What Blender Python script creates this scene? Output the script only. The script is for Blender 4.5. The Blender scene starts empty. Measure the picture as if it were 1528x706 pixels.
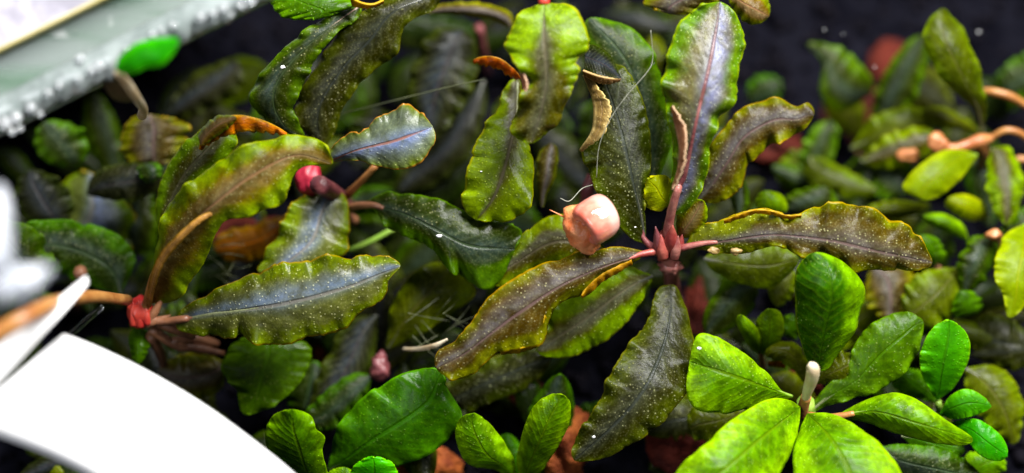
import bpy, bmesh, math, random
import numpy as np
from mathutils import Vector, Matrix, noise as mnoise

random.seed(7)
rng = np.random.default_rng(7)
scene = bpy.context.scene
COL = scene.collection

# ------------------------------------------------------------------ camera
PITCH = math.radians(65)
TANH = 0.332                                   # half width / distance
D0 = 0.235                                     # distance to the floor along the axis
FWD = Vector((0, math.cos(PITCH), -math.sin(PITCH)))
UPV = Vector((0, math.sin(PITCH), math.cos(PITCH)))
RGT = Vector((1, 0, 0))
CAM = -FWD * D0                                # axis hits the floor at the origin
cd = bpy.data.cameras.new('camera')
cd.sensor_width = 36
cd.lens = 18 / TANH
cd.clip_start = 0.005
cd.clip_end = 5
cd.dof.use_dof = True
cd.dof.focus_distance = 0.2015
cd.dof.aperture_fstop = 5.6
cam = bpy.data.objects.new('camera', cd)
cam.location = CAM
cam.rotation_euler = (math.pi / 2 - PITCH, 0, 0)
COL.objects.link(cam)
scene.camera = cam

# ------------------------------------------------------------------ light
world = bpy.data.worlds.new('World')
scene.world = world
world.use_nodes = True
world.node_tree.nodes['Background'].inputs[0].default_value = (0.62, 0.72, 1.0, 1)
world.node_tree.nodes['Background'].inputs[1].default_value = 0.025

def area(name, pos, target, size, power, color):
    ld = bpy.data.lights.new(name, 'AREA')
    ld.shape = 'RECTANGLE'
    ld.size, ld.size_y = size
    ld.energy = power
    ld.color = color
    o = bpy.data.objects.new(name, ld)
    o.location = pos
    o.rotation_euler = (Vector(target) - Vector(pos)).to_track_quat('-Z', 'Y').to_euler()
    COL.objects.link(o)
    return o
# the aquarium lamp: a long bar over the tank, and a weaker fill lamp added behind the viewer
area('aquarium_lamp', (0.10, 0.10, 0.30), (0.015, 0.0, 0.02), (0.30, 0.06), 3.9, (1.0, 0.98, 0.94))
area('fill_lamp', (-0.20, -0.16, 0.34), (0, 0, 0.02), (0.22, 0.10), 0.5, (0.93, 0.96, 1.0))

scene.render.engine = 'CYCLES'
scene.view_settings.view_transform = 'Standard'
scene.view_settings.look = 'None'
scene.view_settings.gamma = 1
scene.view_settings.exposure = 0.25
scene.view_settings.use_curve_mapping = False

# ------------------------------------------------------------------ helpers
def at(x, y, h):
    """photograph pixel + height in mm above the reference plane -> point in the tank"""
    d = D0 - h * 0.001
    return CAM + FWD * d + RGT * ((x - 764) / 764 * TANH * d) + UPV * ((353 - y) / 764 * TANH * d)

CAMn, FWDn, UPn, RGn = (np.array(v) for v in (CAM, FWD, UPV, RGT))
def at_np(xy, h):
    d = D0 - np.asarray(h) * 0.001
    return (CAMn + d[..., None] * FWDn + ((xy[..., 0] - 764) / 764 * TANH * d)[..., None] * RGn
            + ((353 - xy[..., 1]) / 764 * TANH * d)[..., None] * UPn)

def mesh_obj(name, verts, faces, mat, parent=None, smooth=True, attrs=None, solid=0):
    me = bpy.data.meshes.new(name)
    v = np.asarray(verts, dtype=float)
    if parent is not None:
        p = parent
        off = Vector((0, 0, 0))
        while p is not None:
            off += p.location
            p = p.parent
        v = v - np.array(off)
    me.from_pydata(v.tolist(), [], [tuple(int(i) for i in f) for f in faces])
    if attrs:
        for k, a in attrs.items():
            at_ = me.attributes.new(k, 'FLOAT', 'POINT')
            at_.data.foreach_set('value', np.asarray(a, dtype=np.float32))
    if smooth:
        me.polygons.foreach_set('use_smooth', [True] * len(me.polygons))
    me.materials.append(mat)
    o = bpy.data.objects.new(name, me)
    COL.objects.link(o)
    if parent is not None:
        o.parent = parent
    if solid:
        m = o.modifiers.new('thickness', 'SOLIDIFY')
        m.thickness = solid
        m.offset = 0
    return o

def thing(name, label, cat, loc, group=None):
    o = bpy.data.objects.new(name, None)
    o.empty_display_size = 0.005
    o.location = loc
    COL.objects.link(o)
    tag(o, label, cat, group)
    return o

def tag(o, label, cat, group=None):
    o['label'] = label
    o['category'] = cat
    if group:
        o['group'] = group
    return o

def catmull(pts, n_per=12):
    P = np.asarray(pts, dtype=float)
    P = np.vstack([2 * P[0] - P[1], P, 2 * P[-1] - P[-2]])
    out = []
    t = np.linspace(0, 1, n_per, endpoint=False)[:, None]
    for i in range(1, len(P) - 2):
        a, b, c, d = P[i - 1], P[i], P[i + 1], P[i + 2]
        out.append(0.5 * (2 * b + (c - a) * t + (2 * a - 5 * b + 4 * c - d) * t**2 + (3 * b - a - 3 * c + d) * t**3))
    out.append(P[-2][None, :])
    return np.vstack(out)

def resample(poly, n):
    s = np.concatenate([[0], np.cumsum(np.linalg.norm(np.diff(poly[:, :2], axis=0), axis=1))])
    u = np.linspace(0, s[-1], n)
    return np.stack([np.interp(u, s, poly[:, k]) for k in range(poly.shape[1])], axis=1)

def profile(vals, n):
    vals = np.atleast_1d(np.asarray(vals, dtype=float))
    if len(vals) == 1:
        return np.full(n, vals[0])
    c = catmull(np.stack([np.linspace(0, 1, len(vals)), vals], 1))
    return np.interp(np.linspace(0, 1, n), c[:, 0], c[:, 1])

# ------------------------------------------------------------------ materials
def new_mat(name):
    m = bpy.data.materials.new(name)
    m.use_nodes = True
    nt = m.node_tree
    nt.nodes.clear()
    return m, nt

class NB:
    def __init__(s, nt):
        s.nt = nt
    def n(s, t, **kw):
        nd = s.nt.nodes.new(t)
        for k, v in kw.items():
            setattr(nd, k, v)
        return nd
    def put(s, sock, v):
        if isinstance(v, (int, float)):
            sock.default_value = v
        elif isinstance(v, tuple):
            sock.default_value = v if len(v) == 4 or sock.type == 'VECTOR' else (*v, 1)
        else:
            s.nt.links.new(v, sock)
    def math(s, op, a, b=None, c=None, clamp=False):
        nd = s.n('ShaderNodeMath', operation=op, use_clamp=clamp)
        for i, v in enumerate((a, b, c)):
            if v is not None:
                s.put(nd.inputs[i], v)
        return nd.outputs[0]
    def mix(s, f, a, b, blend='MIX'):
        nd = s.n('ShaderNodeMix', data_type='RGBA', blend_type=blend)
        s.put(nd.inputs[0], f)
        s.put(nd.inputs[6], a)
        s.put(nd.inputs[7], b)
        return nd.outputs[2]
    def smooth(s, v, lo, hi, a=0.0, b=1.0):
        nd = s.n('ShaderNodeMapRange', interpolation_type='SMOOTHSTEP')
        s.put(nd.inputs[0], v)
        for i, q in zip((1, 2, 3, 4), (lo, hi, a, b)):
            s.put(nd.inputs[i], q)
        return nd.outputs[0]
    def noise(s, co, scale, detail=3, rough=0.55, w=None):
        nd = s.n('ShaderNodeTexNoise')
        if w is not None:
            nd.noise_dimensions = '4D'
            s.put(nd.inputs['W'], w)
        s.put(nd.inputs['Vector'], co)
        nd.inputs['Scale'].default_value = scale
        nd.inputs['Detail'].default_value = detail
        nd.inputs['Roughness'].default_value = rough
        return nd.outputs[0]
    def bsdf(s, **kw):
        nd = s.n('ShaderNodeBsdfPrincipled')
        for k, v in kw.items():
            s.put(nd.inputs[k.replace('_', ' ')], v)
        return nd

LEAF_CACHE = {}
def leaf_mat(style, inner, margin, rim, spots=0.5, irid=0.0, rough=0.30, trans=0.28, vein=(0.10, 0.09, 0.06), edge=(0.45, 0.95), mott=0.42, lat=0.5, spec=0.13):
    if style in LEAF_CACHE:
        return LEAF_CACHE[style]
    m, nt = new_mat('leaf_' + style)
    b = NB(nt)
    co = b.n('ShaderNodeTexCoord').outputs['Object']
    info = b.n('ShaderNodeObjectInfo').outputs['Random']
    w = b.math('MULTIPLY', info, 37.0)
    ac = b.n('ShaderNodeAttribute', attribute_name='across').outputs['Fac']
    al = b.n('ShaderNodeAttribute', attribute_name='along').outputs['Fac']
    aa = b.math('ABSOLUTE', ac)
    n1 = b.noise(co, 170, 4, 0.6, w)
    n2 = b.noise(co, 620, 4, 0.65, w)
    n3 = b.noise(co, 90, 2, 0.5, b.math('ADD', w, 9.0))
    f = b.math('ADD', aa, b.math('MULTIPLY', b.math('SUBTRACT', n1, 0.5), 1.4))
    f = b.math('ADD', f, b.n('ShaderNodeAttribute', attribute_name='pigment_and_light').outputs['Fac'])
    f = b.smooth(f, edge[0], edge[1])
    col = b.mix(f, inner, margin)
    # mottling in the blade
    dark = b.smooth(n2, 0.3, 0.72, 1 - mott, 1 + mott)
    cmb = b.n('ShaderNodeCombineXYZ')
    for i in range(3):
        b.put(cmb.inputs[i], dark)
    col = b.mix(1.0, col, cmb.outputs[0], 'MULTIPLY')
    # fine cross veins leaving the midrib at a slant
    ph = b.math('ADD', b.math('MULTIPLY', al, 84.0), b.math('MULTIPLY', aa, -17.0))
    ph = b.math('ADD', ph, b.math('MULTIPLY', n1, 16.0))
    lv = b.math('POWER', b.math('ABSOLUTE', b.math('SINE', b.math('MULTIPLY', ph, 0.5))), 6.0)
    col = b.mix(b.math('MULTIPLY', lv, 0.10 * lat), col, b.mix(0.5, margin, (0.5, 0.55, 0.3)))
    # blue-grey structural sheen of the blade
    if irid > 0:
        im = b.smooth(b.math('ADD', b.math('ABSOLUTE', b.math('SUBTRACT', ac, b.math('MULTIPLY', b.math('SUBTRACT', info, 0.5), 0.5))), b.math('MULTIPLY', n3, 0.6)), 0.2, 0.85, 0.85, 0.0)
        im = b.math('MULTIPLY', im, b.smooth(n2, 0.25, 0.65))
        im = b.math('MULTIPLY', im, irid)
        col = b.mix(im, col, b.mix(n1, (0.10, 0.17, 0.44), (0.28, 0.30, 0.42)))
    # pale pustules
    vo = b.n('ShaderNodeTexVoronoi')
    b.put(vo.inputs['Vector'], co)
    vo.inputs['Scale'].default_value = 2200
    vs = b.n('ShaderNodeSeparateColor')
    nt.links.new(vo.outputs['Color'], vs.inputs[0])
    keep = b.smooth(vs.outputs[0], 0.35, 0.6)
    sp = b.math('MULTIPLY', b.smooth(vo.outputs['Distance'], 0.13, 0.34, 1.0, 0.0), keep)
    sp = b.math('MULTIPLY', sp, b.smooth(b.math('ADD', n3, b.math('MULTIPLY', b.math('SUBTRACT', n1, 0.5), 0.6)), 0.36, 0.64, 0.12, 1.0))
    # a denser, finer set of dots between them
    vo2 = b.n('ShaderNodeTexVoronoi')
    b.put(vo2.inputs['Vector'], co)
    vo2.inputs['Scale'].default_value = 3300
    sp2 = b.math('MULTIPLY', b.smooth(vo2.outputs['Distance'], 0.12, 0.5, 1.0, 0.0), b.smooth(n2, 0.35, 0.6, 0.1, 0.75))
    spc = b.math('MULTIPLY', b.math('MAXIMUM', sp, b.math('MULTIPLY', sp2, 0.28)), spots)
    col = b.mix(spc, col, b.mix(0.35, (0.50, 0.50, 0.30), b.mix(1.0, col, (4.0, 4.0, 4.0), 'MULTIPLY')))
    # vein and rim
    vf = b.smooth(aa, 0.02, 0.07, 0.75, 0.0)
    col = b.mix(b.math('MULTIPLY', vf, b.smooth(al, 0.7, 1.0, 1.0, 0.3)), col, vein)
    rf = b.smooth(b.math('ADD', aa, b.math('MULTIPLY', b.math('SUBTRACT', n1, 0.5), 0.16)), 0.93, 0.995)
    col = b.mix(b.math('MULTIPLY', rf, 0.8), col, rim)
    hs = b.n('ShaderNodeHueSaturation')
    b.put(hs.inputs['Hue'], b.math('ADD', 0.485, b.math('MULTIPLY', info, 0.03)))
    b.put(hs.inputs['Value'], b.math('ADD', 0.82, b.math('MULTIPLY', b.math('FRACT', b.math('MULTIPLY', info, 7.3)), 0.36)))
    hs.inputs['Saturation'].default_value = 1.28
    b.put(hs.inputs['Color'], col)
    col = hs.outputs[0]
    # relief
    hgt = b.math('ADD', b.math('MULTIPLY', sp, 0.7), b.math('MULTIPLY', n2, 1.2))
    hgt = b.math('ADD', hgt, b.math('MULTIPLY', lv, 0.22 * lat))
    hgt = b.math('SUBTRACT', hgt, b.math('MULTIPLY', vf, 1.2))
    bp = b.n('ShaderNodeBump')
    bp.inputs['Strength'].default_value = 0.6
    bp.inputs['Distance'].default_value = 0.00022
    b.put(bp.inputs['Height'], hgt)
    rg = b.smooth(n1, 0.25, 0.75, rough - 0.07, rough + 0.12)
    pr = b.bsdf(Base_Color=col, Roughness=rg)
    pr.inputs['Specular IOR Level'].default_value = spec
    pr.inputs['Specular Tint'].default_value = (0.97, 0.98, 1.0, 1)
    nt.links.new(bp.outputs[0], pr.inputs['Normal'])
    tr = b.n('ShaderNodeBsdfTranslucent')
    tcol = b.mix(1.0, col, (1.5, 1.7, 0.5, 1), 'MULTIPLY')
    nt.links.new(tcol, tr.inputs[0])
    mx = b.n('ShaderNodeMixShader')
    mx.inputs[0].default_value = trans
    nt.links.new(pr.outputs[0], mx.inputs[1])
    nt.links.new(tr.outputs[0], mx.inputs[2])
    out = b.n('ShaderNodeOutputMaterial')
    nt.links.new(mx.outputs[0], out.inputs[0])
    LEAF_CACHE[style] = m
    return m

OCH = (0.34, 0.24, 0.07)
leaf_mat('brown', (0.055, 0.041, 0.013), (0.12, 0.14, 0.008), OCH, 0.8, 0.2, edge=(0.5, 1.0), vein=(0.12, 0.085, 0.08))
leaf_mat('bronze', (0.12, 0.085, 0.028), (0.13, 0.20, 0.008), (0.3, 0.34, 0.05), 0.55, 0.10, edge=(0.35, 0.9), vein=(0.22, 0.14, 0.09))
leaf_mat('mixed', (0.050, 0.046, 0.010), (0.12, 0.20, 0.006), (0.3, 0.3, 0.05), 0.65, 0.12, edge=(0.25, 0.8))
leaf_mat('irid', (0.070, 0.080, 0.026), (0.105, 0.165, 0.010), OCH, 0.8, 0.75, rough=0.28, spec=0.28, edge=(0.5, 1.0), vein=(0.17, 0.16, 0.14))
leaf_mat('redvein', (0.065, 0.055, 0.026), (0.07, 0.13, 0.008), (0.25, 0.3, 0.05), 0.6, 0.6, rough=0.28, spec=0.28, edge=(0.4, 1.0), vein=(0.12, 0.04, 0.04))
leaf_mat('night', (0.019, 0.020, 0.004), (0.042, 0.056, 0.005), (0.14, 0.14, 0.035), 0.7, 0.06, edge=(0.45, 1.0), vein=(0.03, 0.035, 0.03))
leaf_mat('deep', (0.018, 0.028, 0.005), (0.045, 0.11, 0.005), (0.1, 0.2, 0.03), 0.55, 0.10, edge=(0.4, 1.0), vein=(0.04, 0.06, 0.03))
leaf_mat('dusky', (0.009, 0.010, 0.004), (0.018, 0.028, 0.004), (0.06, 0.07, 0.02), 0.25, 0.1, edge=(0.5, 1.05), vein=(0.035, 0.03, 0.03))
leaf_mat('grass', (0.034, 0.095, 0.006), (0.065, 0.17, 0.006), (0.14, 0.32, 0.03), 0.35, 0.0, vein=(0.06, 0.13, 0.03))
leaf_mat('olive', (0.05, 0.062, 0.010), (0.09, 0.13, 0.012), (0.2, 0.22, 0.04), 0.4, 0.0, vein=(0.08, 0.08, 0.03))
leaf_mat('lime', (0.070, 0.17, 0.006), (0.17, 0.33, 0.007), (0.28, 0.46, 0.02), 0.6, 0.0, trans=0.30, edge=(0.25, 0.9), vein=(0.10, 0.17, 0.02), mott=0.5, lat=1.0)
leaf_mat('sidelit', (0.026, 0.085, 0.006), (0.15, 0.33, 0.007), (0.25, 0.4, 0.02), 0.6, 0.0, trans=0.22, edge=(0.5, 1.25), vein=(0.05, 0.11, 0.02), mott=0.5, lat=1.0)  # dark half and lit half of one leaf, light put into the colour
leaf_mat('pearl', (0.11, 0.13, 0.09), (0.13, 0.16, 0.03), (0.42, 0.19, 0.10), 0.6, 0.85, spec=0.32, edge=(0.6, 1.1), vein=(0.28, 0.13, 0.10))
leaf_mat('neon', (0.022, 0.26, 0.007), (0.05, 0.38, 0.008), (0.16, 0.46, 0.02), 0.3, 0.0, trans=0.3, vein=(0.03, 0.19, 0.01), mott=0.2, lat=0.2, spec=0.14)
leaf_mat('yellow', (0.15, 0.20, 0.006), (0.25, 0.30, 0.008), (0.42, 0.42, 0.03), 0.3, 0.0, trans=0.34, vein=(0.22, 0.24, 0.03), mott=0.2)
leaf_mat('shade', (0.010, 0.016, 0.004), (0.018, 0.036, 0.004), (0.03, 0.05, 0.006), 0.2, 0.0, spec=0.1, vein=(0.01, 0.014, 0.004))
leaf_mat('rust', (0.10, 0.032, 0.010), (0.16, 0.075, 0.02), (0.2, 0.12, 0.04), 0.3, 0.0, vein=(0.3, 0.1, 0.05))

def simple_mat(name, c1, c2, scale=300, rough=0.5, bump=0.4, bdist=0.0003, spec=0.5, trans=0.0, detail=4, coat=0.0, lo=0.3, hi=0.7):
    m, nt = new_mat(name)
    b = NB(nt)
    co = b.n('ShaderNodeTexCoord').outputs['Object']
    n1 = b.noise(co, scale, detail, 0.6)
    n2 = b.noise(co, scale * 4.3, 3, 0.6)
    col = b.mix(b.smooth(n1, lo, hi), c1, c2)
    bp = b.n('ShaderNodeBump')
    bp.inputs['Strength'].default_value = bump
    bp.inputs['Distance'].default_value = bdist
    b.put(bp.inputs['Height'], b.math('ADD', n1, b.math('MULTIPLY', n2, 0.5)))
    pr = b.bsdf(Base_Color=col, Roughness=b.smooth(n2, 0.2, 0.8, max(0.02, rough - 0.1), min(1, rough + 0.12)))
    pr.inputs['Specular IOR Level'].default_value = spec
    pr.inputs['Coat Weight'].default_value = coat
    pr.inputs['Coat Roughness'].default_value = 0.06
    nt.links.new(bp.outputs[0], pr.inputs['Normal'])
    last = pr.outputs[0]
    if trans > 0:
        tr = b.n('ShaderNodeBsdfTranslucent')
        nt.links.new(col, tr.inputs[0])
        mx = b.n('ShaderNodeMixShader')
        mx.inputs[0].default_value = trans
        nt.links.new(last, mx.inputs[1])
        nt.links.new(tr.outputs[0], mx.inputs[2])
        last = mx.outputs[0]
    out = b.n('ShaderNodeOutputMaterial')
    nt.links.new(last, out.inputs[0])
    return m

def glass_mat(name, color, rough=0.02, ior=1.33, trans=1.0, alpha=1.0):
    m, nt = new_mat(name)
    b = NB(nt)
    pr = b.bsdf(Base_Color=color, Roughness=rough)
    pr.inputs['IOR'].default_value = ior
    pr.inputs['Transmission Weight'].default_value = trans
    out = b.n('ShaderNodeOutputMaterial')
    nt.links.new(pr.outputs[0], out.inputs[0])
    return m

M = {}
M['crown'] = simple_mat('crown_red', (0.22, 0.022, 0.022), (0.40, 0.10, 0.07), 380, 0.45, 0.4, trans=0.15)
M['scarlet'] = simple_mat('crown_scarlet', (0.36, 0.012, 0.014), (0.50, 0.05, 0.03), 380, 0.35, 0.4, trans=0.15)
M['magenta'] = simple_mat('crown_magenta', (0.30, 0.006, 0.022), (0.44, 0.02, 0.05), 300, 0.45, 0.4, trans=0.15)
M['pinkstem'] = simple_mat('stem_pink', (0.22, 0.045, 0.045), (0.38, 0.15, 0.12), 420, 0.35, 0.5, trans=0.12)
M['maroon'] = simple_mat('stem_maroon', (0.10, 0.022, 0.03), (0.18, 0.05, 0.05), 420, 0.4, 0.5)
M['tan'] = simple_mat('stem_tan', (0.24, 0.085, 0.02), (0.38, 0.18, 0.05), 300, 0.35, 0.5)
M['brownroot'] = simple_mat('root_brown', (0.14, 0.055, 0.03), (0.26, 0.11, 0.05), 300, 0.45, 0.6)
M['pale'] = simple_mat('pale_underside', (0.48, 0.33, 0.24), (0.66, 0.50, 0.36), 700, 0.45, 0.8, trans=0.15)
M['pinkpale'] = simple_mat('pink_underside', (0.50, 0.30, 0.26), (0.66, 0.44, 0.38), 700, 0.4, 0.8, trans=0.15)
M['ochre'] = simple_mat('ochre_edge', (0.16, 0.10, 0.025), (0.34, 0.23, 0.08), 500, 0.4, 0.8, trans=0.2)
M['orange'] = simple_mat('orange_edge', (0.34, 0.10, 0.03), (0.46, 0.20, 0.07), 350, 0.38, 0.6, trans=0.2)
M['cream'] = simple_mat('cream_sheath', (0.56, 0.42, 0.24), (0.70, 0.62, 0.46), 300, 0.35, 0.4, trans=0.25)
M['ribg'] = simple_mat('rib_green', (0.14, 0.16, 0.07), (0.20, 0.22, 0.12), 500, 0.35, 0.4)
M['ribb'] = simple_mat('rib_brown', (0.16, 0.10, 0.07), (0.24, 0.16, 0.12), 500, 0.35, 0.4)
M['ribd'] = simple_mat('rib_dark', (0.035, 0.04, 0.03), (0.07, 0.07, 0.05), 500, 0.35, 0.4)
M['ribm'] = simple_mat('rib_maroon', (0.14, 0.035, 0.04), (0.22, 0.08, 0.07), 500, 0.32, 0.4)
M['ribl'] = simple_mat('rib_lime', (0.16, 0.30, 0.03), (0.24, 0.38, 0.05), 500, 0.35, 0.4)
M['soil'] = simple_mat('dark_soil', (0.002, 0.002, 0.004), (0.006, 0.006, 0.010), 160, 0.9, 1.0, 0.0012, spec=0.02)
M['grain'] = simple_mat('soil_grain', (0.002, 0.002, 0.004), (0.008, 0.007, 0.010), 260, 0.9, 0.9, 0.0005, spec=0.03)
M['wall'] = simple_mat('navy_glass', (0.010, 0.011, 0.030), (0.018, 0.018, 0.045), 40, 0.35, 0.1, spec=0.4)
M['lava'] = simple_mat('lava_stone', (0.13, 0.022, 0.006), (0.38, 0.10, 0.018), 260, 0.7, 1.0, 0.0012, spec=0.2)
M['darklava'] = simple_mat('dark_lava_stone', (0.028, 0.005, 0.004), (0.10, 0.016, 0.009), 260, 0.75, 1.0, 0.0012, spec=0.1)
M['plastic'] = simple_mat('glare_plastic', (0.82, 0.82, 0.84), (0.86, 0.86, 0.87), 60, 0.25, 0.05)  # white of the lamp glare that the band and sliver are shaped from
M['clump_glare'] = simple_mat('soft_glare', (0.42, 0.46, 0.54), (0.72, 0.74, 0.80), 900, 0.5, 0.6, 0.0003, trans=0.2)  # pale tones for glare patches built as solid clumps
M['thread'] = simple_mat('thread', (0.12, 0.13, 0.10), (0.24, 0.24, 0.19), 500, 0.4, 0.1)
M['darkthread'] = simple_mat('algae_thread', (0.05, 0.06, 0.03), (0.10, 0.11, 0.05), 500, 0.5, 0.1)
M['fleck'] = simple_mat('white_fleck', (0.75, 0.76, 0.78), (0.85, 0.85, 0.85), 800, 0.4, 0.5)
M['glass'] = glass_mat('tank_glass', (0.50, 0.66, 0.58), 0.25, 1.45)
def wet_glass():
    m, nt = new_mat('tank_glass')
    b = NB(nt)
    co = b.n('ShaderNodeTexCoord').outputs['Object']
    mp = b.n('ShaderNodeMapping')
    mp.inputs['Rotation'].default_value = (0, 0, -0.46)
    mp.inputs['Scale'].default_value = (0.22, 1.6, 1.0)
    b.put(mp.inputs['Vector'], co)
    n1 = b.noise(mp.outputs[0], 110, 4, 0.6)
    n2 = b.noise(co, 260, 3, 0.6)
    col = b.mix(b.smooth(n1, 0.35, 0.65), (0.11, 0.20, 0.13), (0.26, 0.31, 0.29))
    col = b.mix(b.smooth(n2, 0.62, 0.75), col, (0.6, 0.64, 0.62))
    pr = b.bsdf(Base_Color=col, Roughness=b.smooth(n1, 0.3, 0.7, 0.1, 0.45))
    pr.inputs['IOR'].default_value = 1.45
    pr.inputs['Transmission Weight'].default_value = 0.45
    bp = b.n('ShaderNodeBump')
    bp.inputs['Strength'].default_value = 0.5
    bp.inputs['Distance'].default_value = 0.0006
    b.put(bp.inputs['Height'], n1)
    nt.links.new(bp.outputs[0], pr.inputs['Normal'])
    out = b.n('ShaderNodeOutputMaterial')
    nt.links.new(pr.outputs[0], out.inputs[0])
    return m
M['glass'] = wet_glass()
M['wet'] = simple_mat('wet_edge', (0.13, 0.16, 0.155), (0.30, 0.34, 0.34), 120, 0.16, 0.6, 0.0010, coat=0.7)
M['clear'] = glass_mat('clear_plastic', (0.93, 0.95, 0.97), 0.10, 1.45)
M['bubble'] = glass_mat('air_bubble', (0.90, 0.93, 0.96), 0.05, 1.33, 0.75)
M['bead'] = glass_mat('clear_bubble', (0.97, 0.99, 1.0), 0.01, 1.15)
M['seam'] = simple_mat('yellow_seam', (0.42, 0.36, 0.12), (0.5, 0.44, 0.2), 200, 0.5, 0.3)
M['table'] = simple_mat('table_top', (0.26, 0.25, 0.30), (0.55, 0.53, 0.62), 70, 0.5, 0.2, lo=0.38, hi=0.6)
M['film'] = simple_mat('brown_husk', (0.07, 0.045, 0.02), (0.13, 0.09, 0.04), 300, 0.35, 0.4, trans=0.3)

leaf_mat('pale', (0.20, 0.13, 0.07), (0.42, 0.31, 0.18), (0.62, 0.48, 0.28), 0.5, 0, rough=0.45, vein=(0.3, 0.2, 0.14))
leaf_mat('pinkpale', (0.30, 0.15, 0.11), (0.48, 0.30, 0.23), (0.6, 0.44, 0.34), 0.4, 0, rough=0.45, vein=(0.4, 0.25, 0.2))
leaf_mat('ochre', (0.24, 0.14, 0.03), (0.36, 0.24, 0.06), (0.46, 0.34, 0.12), 0.4, 0, rough=0.42, vein=(0.24, 0.14, 0.04))
leaf_mat('orange', (0.30, 0.10, 0.04), (0.36, 0.20, 0.07), (0.46, 0.34, 0.16), 0.4, 0, rough=0.42, vein=(0.26, 0.07, 0.03), mott=0.65)
leaf_mat('ridge', (0.34, 0.21, 0.10), (0.17, 0.11, 0.035), (0.12, 0.09, 0.02), 0.25, 0, rough=0.34, vein=(0.46, 0.32, 0.2))
for k_ in ('pale', 'pinkpale', 'ochre', 'orange', 'ridge'):
    M['b_' + k_] = LEAF_CACHE[k_]

# ------------------------------------------------------------------ shape builders
def smooth_noise(k, n):
    """n samples of a smooth random curve with about k swings"""
    kk = max(4, int(k * 2))
    v = rng.uniform(-1, 1, kk)
    v = np.abs(v) ** 1.5 * 1.15 * np.where(np.arange(kk) % 2 == 0, 1, -1)
    x = np.sort(np.linspace(0, 1, kk) + rng.uniform(-0.48, 0.48, kk) / kk)
    c = catmull(np.stack([x, v], 1), 8)
    return np.interp(np.linspace(0, 1, n), c[:, 0], c[:, 1])

def leaf(parent, style, base, L, tip, R, h, mid=None, rib='ribg', camber=1.2, ruf=0.7, frq=9, scal=2.2, nt=84, nc=9,
         ribw=0.55, petiole=None, label=None, thick=0.00032, fold=0.0, pig=0.0, pside=0.0):
    """one leaf blade traced base -> L edge -> tip -> R edge -> base (photo pixels), lifted to heights h (mm)"""
    outl = [base] + list(L) + [tip] + list(reversed(R)) + [base]
    k = len(L) + 1
    npp = 12
    c = catmull(outl, npp)
    eL = resample(c[:k * npp + 1], nt)
    eR = resample(c[k * npp:][::-1], nt)
    if mid is None:
        mm = (eL + eR) / 2
        mm[0], mm[-1] = base, tip
        # smooth the axis
        for _ in range(12):
            mm[1:-1] = (mm[:-2] + 2 * mm[1:-1] + mm[2:]) / 4
    else:
        mm = resample(catmull([base] + list(mid) + [tip], npp), nt)
    t = np.linspace(0, 1, nt)
    hm = profile(h, nt)
    if style not in ('lime', 'neon', 'yellow'):
        scal, ruf = scal * 1.75, ruf * 1.35
    sd = random.uniform(0, 100)
    fade = np.clip(np.minimum(t / 0.10, (1 - t) / 0.06), 0, 1)
    wid = np.linalg.norm(eL - eR, axis=1)
    wmax = wid.max()
    rs = min(1.0, wmax / 70.0)
    V, AC, AL = [], [], []
    cols = []
    for side, e in ((-1, eL), (1, eR)):
        amp = np.interp(t, np.linspace(0, 1, 8), 0.15 + 1.25 * rng.random(8))
        wv = smooth_noise(frq * 0.75, nt)
        wv2 = smooth_noise(frq * 2.0, nt)
        sc = scal * (1.0 * wv + 0.3 * wv2) * fade * (0.4 + 0.6 * amp)
        und = smooth_noise(3.5, nt)
        dvec = e - mm
        ln = np.linalg.norm(dvec, axis=1, keepdims=True) + 1e-6
        e2 = e + dvec / ln * sc[:, None] * np.clip(ln / 25, 0, 1)
        cs = np.linspace(0, 1, nc)
        cs = 1 - (1 - cs) ** 1.25
        for ci in cs:
            if side == 1 and ci == 0:
                continue
            p = mm + (e2 - mm) * ci
            wr = wid / max(wmax, 1)
            hh = (hm - camber * wr * ci ** 2 * (1.0 if camber > 0 else 1.0)
                  + fold * side * wr * ci
                  + ruf * rs * ((ci ** 2.6) * 1.25 * amp * wv + (ci ** 6) * 0.3 * wv2) * fade
                  + 0.35 * rs * ci * (1 - 0.5 * ci) * und * fade)
            cols.append((side * ci, at_np(p, hh)))
    cols.sort(key=lambda q: q[0])
    nx = len(cols)
    verts = np.concatenate([q[1] for q in cols])
    AC = np.concatenate([np.full(nt, q[0]) for q in cols])
    AL = np.concatenate([t for q in cols])
    faces = []
    for i in range(nx - 1):
        for j in range(nt - 1):
            a = i * nt + j
            faces.append((a, a + nt, a + nt + 1, a + 1))
    o = mesh_obj('leaf', verts, faces, LEAF_CACHE[style], parent, attrs={'across': AC, 'along': AL, 'pigment_and_light': np.tile(profile(pig, nt), nx) + pside * AC}, solid=thick)
    if label:
        o['label'] = label
    if rib:
        path = [(*mm[i], hm[i] + 0.06) for i in np.linspace(0, nt * 0.93, 16).astype(int)]
        rw = ribw * np.linspace(1, 0.18, 16) * 0.5
        tube('midrib', path, rw, M[rib], o, flat=0.45, n=6)
    if petiole:
        pts, r0, r1, mt = petiole
        ext = [(*mm[int(nt * q)], hm[int(nt * q)] - 0.05) for q in (0.07, 0.14)]
        ext = [e_ for e_ in ext if (e_[0] - pts[-1][0]) ** 2 + (e_[1] - pts[-1][1]) ** 2 > 60]
        rads = list(np.linspace(r0, r1, len(pts))) + list(np.linspace(r1 * 0.7, 0.08, len(ext)))
        tube('petiole', list(pts) + ext, rads, M[mt], o, bumps=0.08)
    return o

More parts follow.
